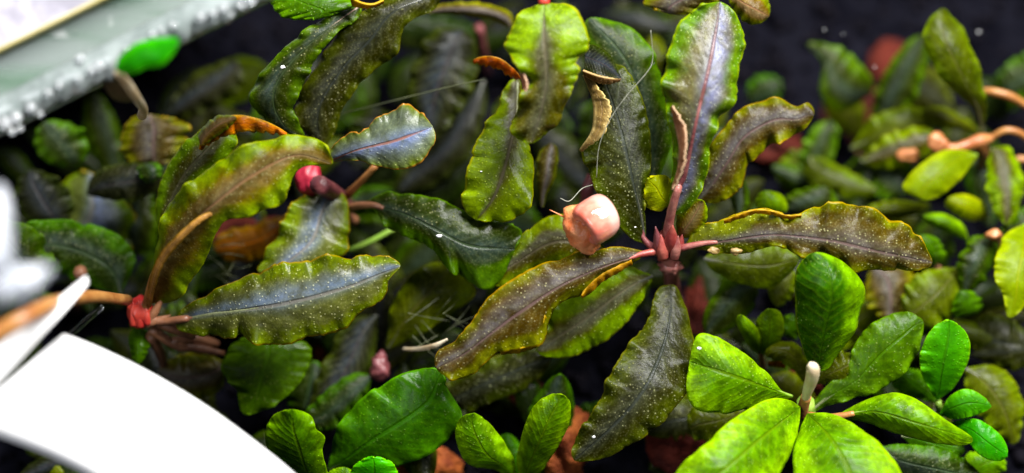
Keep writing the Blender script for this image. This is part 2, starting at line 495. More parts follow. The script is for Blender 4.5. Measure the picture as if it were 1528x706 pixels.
def tube(name, path, rad, mat, parent=None, n=8, flat=1.0, sub=4, bumps=0.0):
    """round stem through (x px, y px, height mm) points; radii in mm"""
    P = np.array(path, dtype=float)
    rad = np.atleast_1d(np.asarray(rad, dtype=float))
    if len(rad) == 1:
        rad = np.full(len(P), rad[0])
    Q = catmull(np.column_stack([P, rad]), sub)
    W = at_np(Q[:, :2], Q[:, 2])
    r = np.maximum(Q[:, 3], 0.01) * 0.001
    T = np.gradient(W, axis=0)
    T /= np.linalg.norm(T, axis=1, keepdims=True) + 1e-12
    up = -FWDn
    S = np.cross(T, up)
    S /= np.linalg.norm(S, axis=1, keepdims=True) + 1e-9
    B = np.cross(S, T)
    ang = np.linspace(0, 2 * math.pi, n, endpoint=False)
    verts, faces = [], []
    m = len(W)
    for i in range(m):
        rr = r[i] * (1 + bumps * (random.random() - 0.5))
        for a in ang:
            verts.append(W[i] + rr * (math.cos(a) * S[i] + flat * math.sin(a) * B[i]))
    for i in range(m - 1):
        for j in range(n):
            faces.append((i * n + j, i * n + (j + 1) % n, (i + 1) * n + (j + 1) % n, (i + 1) * n + j))
    faces.append(tuple(range(n))[::-1])
    faces.append(tuple((m - 1) * n + j for j in range(n)))
    return mesh_obj(name, verts, faces, mat, parent)

def band(name, P, Q, hP, hQ, bulge, mat, parent=None, thick=0.0003, n=40, nc=8, ruf=0.0, frq=8, scal=1.2):
    """curved band between two traced edges P and Q"""
    a = resample(catmull(P), n)
    c = resample(catmull(Q), n)
    ha, hc = profile(hP, n), profile(hQ, n)
    t = np.linspace(0, 1, n)
    sd = random.uniform(0, 9)
    V, F = [], []
    dv = c - a
    ln = np.linalg.norm(dv, axis=1, keepdims=True) + 1e-6
    c = c + dv / ln * (scal * smooth_noise(frq * 2, n) * np.clip(np.minimum(t, 1 - t) / 0.08, 0, 1))[:, None]
    for k in range(nc + 1):
        u = k / nc
        V.append(at_np(a * (1 - u) + c * u, ha * (1 - u) + hc * u + bulge * 0.3 * math.sin(math.pi * u)
                       + ruf * u * np.sin(2 * math.pi * frq * t + sd + np.sin(9 * t + sd))))
    for k in range(nc):
        for j in range(n - 1):
            i = k * n + j
            F.append((i, i + n, i + n + 1, i + 1))
    return mesh_obj(name, np.concatenate(V), F, mat, parent, solid=thick,
                    attrs={'across': np.repeat(np.linspace(-1, 1, nc + 1), n), 'along': np.tile(t, nc + 1)})

def lump(name, x, y, h, r, mat, parent=None, stretch=(1, 1, 1), rough=0.25, freq=1.6, sub=3, rot=0, seed=0, fine=0.0):
    """irregular rounded lump, radii in mm, axes = image right / image up / towards viewer"""
    bm = bmesh.new()
    bmesh.ops.create_icosphere(bm, subdivisions=sub, radius=1)
    c = np.array(at(x, y, h))
    cr, sr = math.cos(rot), math.sin(rot)
    V = []
    for v in bm.verts:
        p = v.co.copy()
        k = 1 + rough * mnoise.noise(p * freq + Vector((seed * 7.1, seed * 3.3, seed))) * 1.6
        if fine:
            k += fine * mnoise.noise(p * freq * 4 + Vector((seed, 5, 2)))
        p = p * k
        X, Y, Z = p.x * stretch[0], p.y * stretch[1], p.z * stretch[2]
        X, Y = X * cr - Y * sr, X * sr + Y * cr
        V.append(c + (X * RGn + Y * UPn - Z * FWDn) * r * 0.001)
    F = [[v.index for v in f.verts] for f in bm.faces]
    bm.free()
    return mesh_obj(name, V, F, mat, parent)

def cone_sheath(parent, x0, y0, x1, y1, h0, h1, r, mat):
    return tube('sheath', [(x0, y0, h0), ((x0 * 2 + x1) / 3, (y0 * 2 + y1) / 3, h0 * .66 + h1 * .34), ((x0 + 2 * x1) / 3, (y0 + 2 * y1) / 3, h0 * .33 + h1 * .67), (x1, y1, h1)],
                [r, r * 1.15, r * 0.75, 0.05], mat, parent, n=10)

# ------------------------------------------------------------------ setting
def soil():
    n = 90
    V, F = [], []
    for j in range(n):
        for i in range(n):
            x = (i / (n - 1) - 0.5) * 0.34
            y = -0.09 + j / (n - 1) * 0.18
            z = -0.004 + 0.004 * mnoise.noise(Vector((x * 60, y * 60, 0))) + 0.0015 * mnoise.noise(Vector((x * 260, y * 260, 3)))
            V.append((x, y, z))
    for j in range(n - 1):
        for i in range(n - 1):
            a = j * n + i
            F.append((a, a + 1, a + n + 1, a + n))
    o = mesh_obj('substrate', V, F, M['soil'])
    o['kind'] = 'structure'
    # grains
    bm = bmesh.new()
    bmesh.ops.create_icosphere(bm, subdivisions=1, radius=1)
    bv = np.array([v.co for v in bm.verts])
    bf = np.array([[v.index for v in f.verts] for f in bm.faces])
    bm.free()
    vs, fs = [], []
    for k in range(5200):
        x, y = random.uniform(-0.11, 0.11), random.uniform(-0.07, 0.08)
        z = -0.004 + 0.004 * mnoise.noise(Vector((x * 60, y * 60, 0)))
        r = random.uniform(0.0005, 0.0014)
        vs.append(bv * (0.8 + 0.4 * rng.random((len(bv), 1))) * r * np.array([1, random.uniform(.7, 1.2), random.uniform(.6, 1)]) + np.array([x, y, z + r * 0.4]))
        fs.append(bf + k * len(bv))
    g = mesh_obj('soil_grains', np.concatenate(vs), np.concatenate(fs), M['grain'], smooth=True)
    g['kind'] = 'stuff'
    g['label'] = 'dark soil grains covering the tank floor between the plants'
    # navy back wall meeting the floor behind the plants
    yb = 0.088
    V = [(-0.2, yb, -0.01), (0.2, yb, -0.01), (0.2, yb, 0.12), (-0.2, yb, 0.12),
         (-0.2, yb + 0.006, -0.01), (0.2, yb + 0.006, -0.01), (0.2, yb + 0.006, 0.12), (-0.2, yb + 0.006, 0.12)]
    F = [(0, 1, 2, 3), (5, 4, 7, 6), (3, 2, 6, 7), (0, 4, 5, 1), (1, 5, 6, 2), (0, 3, 7, 4)]
    w = mesh_obj('tank_back_wall', V, F, M['wall'], smooth=False)
    w['kind'] = 'structure'
soil()

# ------------------------------------------------------------------ central plant
pA = thing('aquarium_plant', 'large central plant with ruffled brown-green leaves around a red crown beside the snail', 'plant', at(998, 395, 4))
tube('stem', [(998, 372, 29), (1000, 400, 26), (1004, 440, 14), (1010, 480, 4)], [1.2, 1.1, 1.15, 1.2], M['pinkstem'], pA, n=12, bumps=0.12)
cr = lump('crown', 994, 366, 29.3, 1.6, M['crown'], pA, (0.9, 1.3, 0.9), 0.22, 1.4, seed=3)
cone_sheath(cr, 985, 380, 978, 338, 30.5, 33, 0.6, M['maroon'])
cone_sheath(cr, 990, 385, 986, 350, 31, 32.5, 0.7, M['crown'])
cone_sheath(cr, 1006, 386, 1012, 352, 31, 33, 0.6, M['pinkstem'])
lump('node', 1001, 398, 27, 1.5, M['pinkstem'], cr, (1, 0.7, 0.9), 0.35, 2, seed=14, fine=0.2)
cone_sheath(cr, 1000, 372, 1004, 336, 31, 34, 0.8, M['crown'])
cone_sheath(cr, 1012, 375, 1018, 350, 30, 31, 0.55, M['crown'])
lf = leaf(pA, 'redvein', (999, 318), [(1000, 290), (1006, 240), (1000, 185), (989, 143), (991, 102), (1001, 66), (1015, 35), (1032, 18)], (1074, 4),
     [(1022, 318), (1040, 291), (1054, 260), (1060, 214), (1074, 179), (1096, 148), (1101, 102), (1111, 71), (1100, 28)], (33, 37, 40, 39, 36),
     mid=[(1012, 282), (1022, 262), (1042, 168), (1058, 102), (1069, 41)], rib='ribm', ribw=0.95, camber=1.8, ruf=0.9, frq=11, scal=3,
     petiole=([(996, 362, 31), (998, 335, 32.5), (1006, 300, 35), (1013, 280, 36)], 0.7, 0.45, 'pinkstem'))
band('curled_edge', [(1000, 160), (1008, 190), (1014, 220), (1012, 250), (1002, 283)], [(1004, 158), (1022, 188), (1024, 222), (1018, 256), (1003, 284)], (38, 39.5, 39.5, 38), (40, 41.5, 41.5, 40), 0.6, M['b_pinkpale'], lf, ruf=0.0, frq=8, scal=2.2, thick=0.0002)
lf = leaf(pA, 'night', (962, 364), [(936, 350), (894, 291), (869, 234), (880, 208), (890, 180), (884, 140), (874, 108)], (886, 82),
     [(962, 345), (962, 286), (971, 240), (968, 190), (955, 140), (930, 100)], (31, 33, 33, 31, 30), mid=[(955, 318), (940, 250), (925, 190), (905, 130)], rib='ribd',
     camber=0.9, ruf=0.6, frq=9, petiole=([(985, 372, 30), (970, 366, 31), (960, 355, 31.3)], 0.55, 0.35, 'maroon'))
band('curled_edge', [(870, 112), (878, 130), (885, 152), (886, 175), (882, 198), (865, 224)], [(876, 112), (896, 134), (911, 160), (907, 186), (895, 206), (868, 227)], (32, 33.4, 34, 34, 33.4, 32), (33, 35, 35.8, 35.4, 34.4, 32), 0.8, M['b_pale'], lf, ruf=0.0, frq=9, scal=2.6, thick=0.0002)
band('folded_tip', [(872, 106), (890, 114), (908, 118), (926, 119)], [(874, 66), (890, 70), (910, 84), (926, 117)], (34, 35, 35, 34), (31, 32, 32, 34), 1.2, LEAF_CACHE['dusky'], lf)
band('folded_edge', [(870, 105), (890, 112), (908, 116), (926, 118)], [(872, 112), (890, 122), (908, 125), (926, 120)], (34.2, 35.4, 35.4, 34.4), (33, 34.4, 34.4, 34.2), 0.4, M['b_pale'], lf, ruf=0.2)
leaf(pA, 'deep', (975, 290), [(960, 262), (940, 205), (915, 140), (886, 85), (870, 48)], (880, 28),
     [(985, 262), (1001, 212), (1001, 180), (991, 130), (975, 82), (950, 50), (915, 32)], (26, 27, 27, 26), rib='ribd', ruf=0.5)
lf = leaf(pA, 'brown', (966, 377), [(920, 369), (869, 377), (823, 389), (782, 407), (731, 443), (705, 479), (685, 502), (654, 525)], (652, 549),
     [(935, 397), (894, 417), (874, 440), (833, 453), (818, 479), (805, 512), (746, 525), (726, 537), (705, 558), (676, 565)], (31, 35, 37, 37, 36),
     mid=[(900, 398), (840, 425), (780, 463), (730, 500), (690, 530)], pside=0.25, rib='ribb', camber=1.6, ruf=0.9, frq=11, scal=2.6,
     petiole=([(985, 374, 30), (975, 376, 31), (955, 380, 31.6)], 0.65, 0.4, 'crown'))
band('curled_edge', [(942, 388), (915, 400), (895, 411), (876, 428), (868, 440)], [(944, 394), (918, 408), (898, 420), (881, 436), (868, 444)], (33.5, 34.8, 35, 35), (33, 34, 34, 34), 0.9, M['b_ochre'], lf, ruf=0.4, frq=5)
band('curled_edge', [(812, 470), (806, 492), (794, 512), (770, 520), (748, 522)], [(818, 478), (812, 498), (800, 516), (772, 526), (747, 528)], (36.4, 36.4, 36.2, 36), (35, 35, 35, 35), 0.5, M['b_ochre'], lf, ruf=0.3, frq=5)
leaf(pA, 'mixed', (974, 412), [(930, 398), (880, 418), (826, 462)], (802, 521), [(958, 448), (935, 479), (910, 504), (874, 526), (830, 533)], (28, 28, 27, 26), rib='ribd', ruf=0.6, frq=8)
leaf(pA, 'night', (1000, 426), [(981, 433), (966, 479), (934, 520), (920, 545), (905, 570), (887, 611), (858, 655)], (857, 686),
     [(1010, 430), (1024, 463), (1035, 514), (1032, 550), (1017, 591), (986, 632), (925, 672), (897, 684)], (28, 32, 36, 36, 34), mid=[(1000, 470), (985, 530), (955, 590), (910, 640)],
     rib='ribd', camber=1.4, ruf=0.7, frq=12, scal=2.4)
lf = leaf(pA, 'brown', (1022, 369), [(1040, 340), (1071, 331), (1096, 321), (1137, 311), (1157, 316), (1188, 321), (1213, 309), (1254, 305), (1295, 311), (1331, 326), (1358, 340), (1376, 362)], (1390, 392),
     [(1045, 372), (1076, 377), (1111, 377), (1157, 366), (1188, 377), (1218, 382), (1254, 387), (1270, 406), (1295, 402), (1341, 403), (1372, 402)], (30, 34, 36, 36, 33),
     mid=[(1080, 360), (1160, 351), (1240, 360), (1310, 376)], pig=(0.5, 0.3, 0.0, -0.15, -0.2), rib='ribb', camber=1.5, ruf=1.1, frq=12, scal=3.0,
     petiole=([(1004, 374, 30), (1018, 370, 31), (1045, 364, 31.7)], 0.6, 0.38, 'pinkstem'))
for (cx, cy) in ((1065, 376), (1098, 377), (1160, 358), (1212, 376)):
    lump('edge_knob', cx, cy - 2, 34.8, 0.7, M['ochre'], lf, (1.1, 0.7, 0.6), 0.25, seed=cx)
band('curled_edge', [(1080, 329), (1100, 321), (1125, 313), (1150, 314), (1175, 321), (1196, 320)], [(1081, 333), (1102, 326), (1128, 318), (1150, 319), (1176, 326), (1196, 324)], (34.5, 35.6, 35.8, 35.6, 35.6), (34, 35, 35, 35, 35), 0.5, M['b_ochre'], lf, ruf=0.3)
leaf(pA, 'brown', (1040, 300), [(1052, 230), (1075, 198), (1106, 163), (1142, 150), (1162, 148), (1188, 160), (1206, 154)], (1213, 172),
     [(1073, 301), (1104, 281), (1117, 245), (1142, 224), (1162, 209), (1193, 199)], (26, 28, 28, 28), rib='ribd', camber=1.2, ruf=0.9, frq=8, scal=3)
leaf(pA, 'yellow', (1000, 322), [(996, 306), (985, 314), (965, 308), (962, 288)], (966, 268), [(1005, 300), (1003, 282), (998, 264), (980, 262)], (31, 33, 34), rib=None, ruf=1.0, frq=4, petiole=([(996, 362, 30), (1000, 340, 31), (1000, 322, 31)], 0.6, 0.4, 'pinkstem'))
leaf(pA, 'bronze', (1012, 352), [(1010, 330), (1020, 310), (1036, 298)], (1048, 300), [(1030, 354), (1046, 343), (1053, 328), (1054, 312)], (30, 32, 33), rib=None, ruf=0.8, frq=4)
leaf(pA, 'mixed', (908, 378), [(880, 345), (848, 322), (815, 326), (782, 350), (748, 378)], (732, 414), [(880, 392), (820, 402), (770, 425), (745, 428)], (28, 28.5, 28.5, 28), rib='ribd', ruf=0.6)
leaf(pA, 'olive', (1050, 386), [(1075, 372), (1130, 366), (1175, 370)], (1190, 388), [(1062, 402), (1085, 415), (1127, 427), (1157, 424), (1182, 404)], (24, 25, 25), rib='ribd', ruf=0.4, frq=5)
leaf(pA, 'deep', (1128, 426), [(1090, 414), (1070, 434), (1050, 474)], (1056, 499), [(1130, 442), (1117, 468), (1086, 494)], (20, 22, 22), rib='ribd', ruf=0.3, frq=4)
leaf(pA, 'olive', (1182, 402), [(1160, 410), (1148, 432)], (1158, 456), [(1190, 418), (1182, 440), (1170, 452)], (20, 21, 20), rib=None, ruf=0.3)

# ------------------------------------------------------------------ left plant
pB = thing('aquarium_plant', 'plant at left with scarlet crown on an orange creeping stem and broad ruffled leaves', 'plant', at(212, 480, 2))
tube('rhizome', [(-30, 512, 64), (30, 478, 63), (75, 455, 58), (130, 443, 44), (190, 448, 30)], [1.1, 1.0, 0.9, 0.8, 0.75], M['tan'], pB, n=12, bumps=0.1)
cr = lump('crown', 210, 466, 27.6, 1.75, M['scarlet'], pB, (1, 1.2, 0.9), 0.2, 1.6, sub=4, seed=5, fine=0.05)
for q_ in ((200, 486, 198, 450), (210, 488, 206, 448), (220, 484, 216, 452)):
    cone_sheath(cr, *q_, 28.2, 29.0, 0.55, M['scarlet'])
cone_sheath(cr, 222, 480, 246, 440, 28, 29, 0.5, M['brownroot'])
cone_sheath(cr, 218, 485, 255, 470, 28, 28, 0.5, M['brownroot'])
for pts in ([(225, 490, 26), (260, 514, 25), (300, 520, 24), (335, 528, 23)], [(225, 500, 25), (240, 530, 22), (248, 555, 18)], [(255, 512, 25), (290, 505, 24), (325, 514, 22)], [(235, 480, 27), (262, 492, 27), (290, 500, 25)]):
    tube('root', pts, [0.8, 0.7, 0.6, 0.35][:len(pts)], M['brownroot'], pB, bumps=0.2)
leaf(pB, 'irid', (264, 478), [(275, 459), (306, 443), (357, 417), (411, 395), (452, 391), (482, 385), (523, 384), (554, 379), (581, 384)], (597, 397),
     [(270, 494), (326, 505), (360, 502), (385, 512), (421, 513), (462, 502), (508, 494), (544, 462), (574, 443), (580, 417)], (28, 33, 36, 36, 34),
     mid=[(320, 468), (360, 463), (440, 450), (520, 428), (560, 412)], rib='ribg', ribw=0.8, camber=1.5, ruf=0.8, frq=12, scal=2.6,
     petiole=([(220, 476, 28), (245, 480, 28), (275, 476, 29.5)], 0.7, 0.5, 'brownroot'))
lf = leaf(pB, 'bronze', (228, 452), [(231, 405), (236, 355), (253, 304), (296, 265), (345, 230), (393, 211), (431, 203), (470, 206), (489, 225)], (494, 244),
     [(264, 448), (288, 415), (310, 380), (322, 346), (340, 326), (359, 323), (383, 318), (398, 309), (423, 305), (431, 275), (451, 248)], (28, 35, 40, 40, 37),
     mid=[(240, 396), (270, 350), (320, 305), (380, 260), (440, 232)], rib='ribb', camber=1.8, ruf=1.0, frq=11, scal=2.6)
band('folded_ridge', [(218, 455), (226, 410), (240, 378), (265, 350), (300, 322), (334, 312)], [(225, 458), (236, 414), (250, 385), (273, 358), (304, 328), (336, 314)], (29, 34, 37, 39.4, 40, 37.8), (29, 34, 37, 39.2, 39.8, 37.6), 0.7, M['b_ridge'], lf)
tube('petiole', [(214, 466, 28), (220, 448, 29.3), (228, 415, 33.2), (242, 385, 36.6), (262, 360, 37.6)], [0.65, 0.6, 0.5, 0.4, 0.1], M['tan'], lf)
lf = leaf(pB, 'mixed', (240, 345), [(233, 325), (237, 286), (258, 236), (292, 200)], (338, 178), [(262, 322), (300, 270), (340, 235), (352, 205)], (27, 29, 31, 30), rib='ribg', ruf=0.6)
band('curled_tip', [(297, 222), (303, 198), (330, 175), (369, 173), (407, 186), (428, 199)], [(300, 224), (315, 213), (345, 200), (372, 196), (402, 199), (428, 201)], (33, 36, 37, 36, 34), (32, 35, 36, 35, 34), 1.2, M['b_orange'], lf, ruf=0.5, frq=5, scal=3.0, thick=0.0002)
leaf(pB, 'bronze', (300, 216), [(298, 200), (312, 182), (330, 174)], (352, 176), [(306, 214), (322, 203), (340, 190)], (36.3, 37.8, 38.0), rib=None, ruf=0.3)
leaf(pB, 'grass', (390, 500), [(350, 512), (331, 550), (352, 580)], (364, 617), [(455, 512), (462, 540), (443, 576), (405, 606)], (22, 25, 25), rib='ribg', ruf=0.6)
leaf(pB, 'grass', (208, 488), [(194, 500), (196, 525)], (206, 542), [(220, 500), (219, 525)], (24, 26, 26), rib=None, ruf=0.2)
leaf(pB, 'brown', (335, 540), [(300, 530), (262, 535)], (238, 552), [(330, 580), (290, 596), (255, 585)], (20, 21, 20), rib='ribb', ruf=0.4)
leaf(pB, 'deep', (220, 480), [(225, 520), (240, 560)], (262, 600), [(250, 500), (275, 540), (285, 580)], (18, 19, 18), rib=None)
leaf(pB, 'deep', (180, 440), [(120, 420), (60, 400), (20, 400)], (10, 360), [(200, 380), (150, 340), (60, 330)], (20, 22, 22), rib='ribd')

pL = thing('aquarium_plant', 'blurred grey-green plant at the left edge below the glass wall', 'plant', at(110, 400, 2))
tube('stem', [(120, 405, 22), (118, 430, 14), (115, 460, 5)], [0.9, 0.9, 1.0], M['brownroot'], pL)
leaf(pL, 'irid', (70, 420), [(35, 385), (55, 330), (87, 284), (107, 260)], (133, 258), [(120, 425), (180, 400), (201, 340), (175, 288)], (8, 13, 14, 12), rib='ribg', ruf=0.9, frq=6, scal=4)
leaf(pL, 'deep', (190, 380), [(180, 340), (185, 300)], (205, 265), [(225, 375), (235, 330), (228, 290)], (12, 14, 12), rib='ribd')
leaf(pL, 'dusky', (130, 290), [(140, 262), (175, 246), (215, 244)], (240, 262), [(150, 295), (200, 300), (232, 282)], (18, 20, 18), rib=None, ruf=0.4)
leaf(pL, 'dusky', (90, 340), [(40, 330), (20, 290)], (45, 255), [(110, 310), (90, 270)], (16, 17, 16), rib=None)
leaf(pL, 'deep', (60, 440), [(10, 420), (-20, 380)], (-20, 330), [(80, 390), (60, 350), (20, 330)], (22, 24, 24), rib=None)

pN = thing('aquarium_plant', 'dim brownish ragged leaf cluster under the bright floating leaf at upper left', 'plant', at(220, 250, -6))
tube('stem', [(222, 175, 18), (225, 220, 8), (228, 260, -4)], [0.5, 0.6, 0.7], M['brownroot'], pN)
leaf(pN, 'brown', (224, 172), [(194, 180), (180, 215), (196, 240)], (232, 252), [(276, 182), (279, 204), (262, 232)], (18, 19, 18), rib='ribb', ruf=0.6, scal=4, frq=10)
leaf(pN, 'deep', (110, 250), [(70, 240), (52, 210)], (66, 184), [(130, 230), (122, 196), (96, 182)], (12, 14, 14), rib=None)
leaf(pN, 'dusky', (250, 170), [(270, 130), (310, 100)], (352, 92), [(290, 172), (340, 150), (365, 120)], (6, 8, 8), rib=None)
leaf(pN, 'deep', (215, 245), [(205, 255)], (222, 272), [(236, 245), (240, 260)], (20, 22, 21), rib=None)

# ------------------------------------------------------------------ plant with magenta crown behind the left plant
pF = thing('aquarium_plant', 'plant with magenta crown and an iridescent blue-grey leaf behind the left plant', 'plant', at(470, 300, 0))
cr = lump('crown', 461, 268, 24, 1.9, M['magenta'], pF, (0.9, 1.2, 0.8), 0.16, 1.5, sub=4, seed=8, fine=0.05)
tube('stem', [(475, 275, 28), (500, 290, 22), (520, 310, 10)], [1.3, 1.2, 1.2], M['maroon'], pF, n=10)
leaf(pF, 'pearl', (489, 240), [(495, 219), (523, 199), (539, 200), (559, 179), (590, 164), (615, 158)], (645, 190),
     [(498, 240), (533, 239), (579, 251), (620, 247), (646, 215)], (31, 34, 35, 34), mid=[(540, 222), (590, 210)], rib='ribm', ribw=0.5, camber=0.9, ruf=0.7, frq=8, scal=3)
leaf(pF, 'deep', (542, 304), [(574, 288), (610, 290), (640, 293), (676, 306), (707, 326), (745, 334), (778, 345)], (768, 372),
     [(562, 316), (579, 342), (605, 352), (645, 371), (661, 392), (686, 412), (722, 430), (745, 420)], (25, 29, 30, 29), mid=[(600, 318), (650, 342), (700, 366)], pside=0.35, rib='ribg', camber=1.4, ruf=0.7, frq=10,
     petiole=([(530, 330, 18), (517, 318, 20), (527, 308, 23), (555, 306, 26)], 0.7, 0.45, 'brownroot'))
leaf(pF, 'irid', (492, 290), [(445, 298), (415, 345), (386, 400)], (410, 412), [(515, 293), (521, 335), (515, 378), (470, 400)], (23, 26, 27), rib='ribb', ruf=0.5)
tube('petiole', [(560, 248, 26), (540, 270, 24), (518, 292, 20)], [0.45, 0.5, 0.6], M['tan'], pF)
tube('petiole', [(590, 340, 18), (550, 362, 18), (515, 376, 18)], [0.35, 0.4, 0.4], M['ribl'], pF)
leaf(pF, 'rust', (435, 320), [(380, 335), (330, 350)], (322, 372), [(430, 345), (400, 380), (350, 390)], (16, 17, 16), rib=None, ruf=0.3)

# ------------------------------------------------------------------ lower middle plant
pG = thing('aquarium_plant', 'plant with small pink crown and a wide smooth green leaf at lower centre left', 'plant', at(566, 556, 12))
cr = lump('crown', 567, 548, 20.5, 1.4, M['maroon'], pG, (0.9, 1.3, 0.8), 0.4, 2, seed=11, fine=0.2)
for q_ in ((560, 562, 562, 528), (572, 560, 576, 530), (566, 566, 568, 536)):
    cone_sheath(cr, *q_, 20, 21.5, 0.45, M['maroon'])
leaf(pG, 'olive', (578, 520), [(584, 458), (615, 412), (650, 390)], (676, 398), [(605, 508), (646, 486), (686, 458), (708, 430)], (20, 23, 23), mid=[(610, 470), (650, 425)], rib='ribd', ruf=0.4, frq=5)
leaf(pG, 'grass', (490, 700), [(500, 655), (520, 615), (549, 590), (590, 565), (635, 550)], (660, 556), [(540, 706), (584, 698), (625, 683), (661, 662), (686, 637), (686, 611), (668, 582)], (25, 29, 31, 30), rib='ribg', camber=1.6, ruf=0.6, frq=6, scal=2)
leaf(pG, 'dusky', (562, 470), [(520, 480), (490, 530), (465, 590)], (462, 650), [(560, 520), (545, 570), (510, 630)], (18, 20, 21), rib='ribd', ruf=0.4)
leaf(pG, 'night', (672, 602), [(664, 575), (712, 545), (780, 520)], (822, 536), [(700, 612), (736, 598), (785, 578)], (20, 23, 23), rib='ribd', ruf=0.4)
leaf(pG, 'deep', (555, 560), [(520, 560), (470, 600)], (452, 632), [(540, 600), (490, 640)], (20, 22, 22), rib=None)
band('curled_edge', [(602, 520), (625, 518), (648, 513), (668, 506)], [(602, 521), (625, 523), (648, 519), (668, 507)], (23, 26, 29, 30), (23, 26, 29, 30), 0.5, M['cream'], pG)
leaf(pG, 'dusky', (568, 540), [(548, 500), (548, 460)], (570, 425), [(586, 510), (592, 460)], (14, 16, 16), rib=None)
leaf(pG, 'deep', (455, 640), [(430, 600), (440, 560)], (470, 540), [(480, 620), (490, 570)], (17, 19, 18), rib=None)

# ------------------------------------------------------------------ small bright sprigs along the bottom
pD = thing('aquarium_plant', 'two-leaved green sprig at bottom centre in front of an orange stone', 'plant', at(775, 720, 20))
tube('stem', [(775, 722, 24), (775, 745, 20)], [0.6, 0.7], M['ribl'], pD)
leaf(pD, 'lime', (768, 718), [(740, 700), (700, 692), (681, 655), (686, 626)], (706, 617), [(767, 690), (748, 655), (727, 630)], (26, 31, 33), rib='ribl', ribw=0.35, camber=1.6, ruf=0.4, frq=6, scal=1.2)
leaf(pD, 'lime', (780, 720), [(772, 690), (778, 655), (794, 612), (818, 591)], (840, 589), [(800, 710), (822, 682), (845, 640), (851, 606)], (26, 33, 35), rib='ribl', ribw=0.35, camber=1.4, ruf=0.4, frq=6, scal=1.2)
leaf(pD, 'grass', (772, 715), [(745, 680), (742, 660)], (756, 648), [(782, 690), (772, 660)], (22, 23, 23), rib=None)
pE = thing('aquarium_plant', 'bright lime sprig at the bottom beside the white glare band', 'plant', at(470, 735, 20))
tube('stem', [(470, 728, 26), (480, 750, 20)], [0.8, 0.9], M['ribl'], pE)
leaf(pE, 'lime', (468, 732), [(430, 700), (402, 672), (397, 645), (408, 620)], (436, 611), [(490, 716), (480, 676), (484, 652), (470, 640), (463, 620)], (28, 35, 38), mid=[(450, 680), (438, 640)], rib='ribl', ribw=0.4, camber=1.5, ruf=0.5, frq=5, scal=2)
leaf(pE, 'neon', (555, 735), [(526, 712), (530, 694)], (556, 682), [(590, 715), (586, 692)], (27, 33, 34), rib='ribl', ribw=0.3, ruf=0.3, scal=1)
leaf(pE, 'lime', (500, 735), [(485, 715), (496, 702)], (515, 699), [(530, 725), (532, 710)], (27, 30, 30), rib=None, ruf=0.2, scal=1)
leaf(pE, 'yellow', (90, 730), [(75, 712), (72, 700)], (82, 694), [(110, 720), (102, 702)], (22, 24, 24), rib=None, ruf=0.2)

# ------------------------------------------------------------------ lower right rosette
pC = thing('aquarium_plant', 'lime green rosette of broad smooth leaves with a cream rolled bud at lower right', 'plant', at(1203, 622, 16))
tube('stem', [(1202, 600, 30), (1205, 630, 26), (1210, 665, 17)], [1.2, 1.3, 1.4], M['ribl'], pC, n=10)
tube('rolled_bud', [(1198, 612, 31), (1203, 590, 34), (1211, 566, 37), (1213, 550, 38.5), (1206, 543, 38.6)], [0.5, 0.6, 0.85, 0.85, 0.4], M['cream'], pC, n=12)
tube('bud_base', [(1196, 620, 30.5), (1199, 606, 32), (1203, 592, 33.6)], [0.8, 0.75, 0.7], M['tan'], pC, n=12)
leaf(pC, 'sidelit', (1220, 553), [(1205, 535), (1196, 510), (1188, 479), (1187, 440), (1190, 400)], (1215, 378), [(1236, 548), (1264, 509), (1281, 479), (1291, 443), (1284, 420), (1256, 390)], (31, 36, 39, 38),
     mid=[(1228, 500), (1240, 440), (1235, 400)], rib='ribg', ribw=0.5, camber=3.4, ruf=0.3, frq=5, scal=1.5, pside=0.55)  # pside paints the right half lighter, as the lit side
leaf(pC, 'grass', (1206, 616), [(1230, 580), (1265, 548), (1274, 520), (1290, 494), (1321, 473), (1354, 466)], (1376, 480), [(1245, 602), (1295, 588), (1331, 570), (1364, 535), (1373, 508)], (28, 29, 30, 29), rib='ribg', camber=1.2, ruf=0.6, frq=7)
leaf(pC, 'lime', (1248, 622), [(1285, 601), (1326, 588), (1356, 591), (1387, 611), (1418, 632)], (1450, 655), [(1295, 631), (1346, 648), (1387, 658), (1432, 664)], (31, 35, 37, 35), mid=[(1305, 614), (1370, 632)], rib='ribl', camber=1.8, ruf=0.4, frq=5,
     petiole=([(1205, 620, 30), (1228, 624, 31), (1256, 621, 32)], 0.6, 0.5, 'tan'))
leaf(pC, 'lime', (1205, 618), [(1190, 650), (1184, 690), (1200, 740)], (1290, 765), [(1244, 619), (1285, 642), (1321, 672), (1345, 718)], (33, 39, 42, 42), mid=[(1240, 655), (1268, 705)], rib='ribg', ribw=0.5, camber=1.6, ruf=0.4, frq=6)
leaf(pC, 'lime', (1193, 608), [(1178, 598), (1152, 596), (1117, 611), (1081, 637), (1042, 672), (1015, 695)], (1008, 740), [(1192, 630), (1187, 655), (1165, 703), (1120, 745)], (33, 39, 43, 42), mid=[(1130, 658), (1065, 712)], rib='ribl', ribw=0.5, camber=1.6, ruf=0.5, frq=7)
leaf(pC, 'lime', (1182, 592), [(1166, 585), (1142, 555), (1106, 525), (1071, 504), (1042, 499)], (1030, 540), [(1150, 600), (1091, 615), (1045, 612), (1026, 590)], (31, 35, 37, 35), mid=[(1110, 566)], rib='ribl', ribw=0.5, camber=1.4, ruf=0.5, frq=7, scal=2.5)
leaf(pC, 'olive', (1110, 612), [(1060, 606), (1030, 612)], (1028, 640), [(1095, 640), (1065, 655), (1040, 656)], (26, 27, 26), rib=None)
leaf(pC, 'olive', (1200, 570), [(1180, 548), (1145, 530)], (1150, 518), [(1205, 540), (1190, 515), (1170, 510)], (26, 28, 27), rib=None, ruf=0.3)
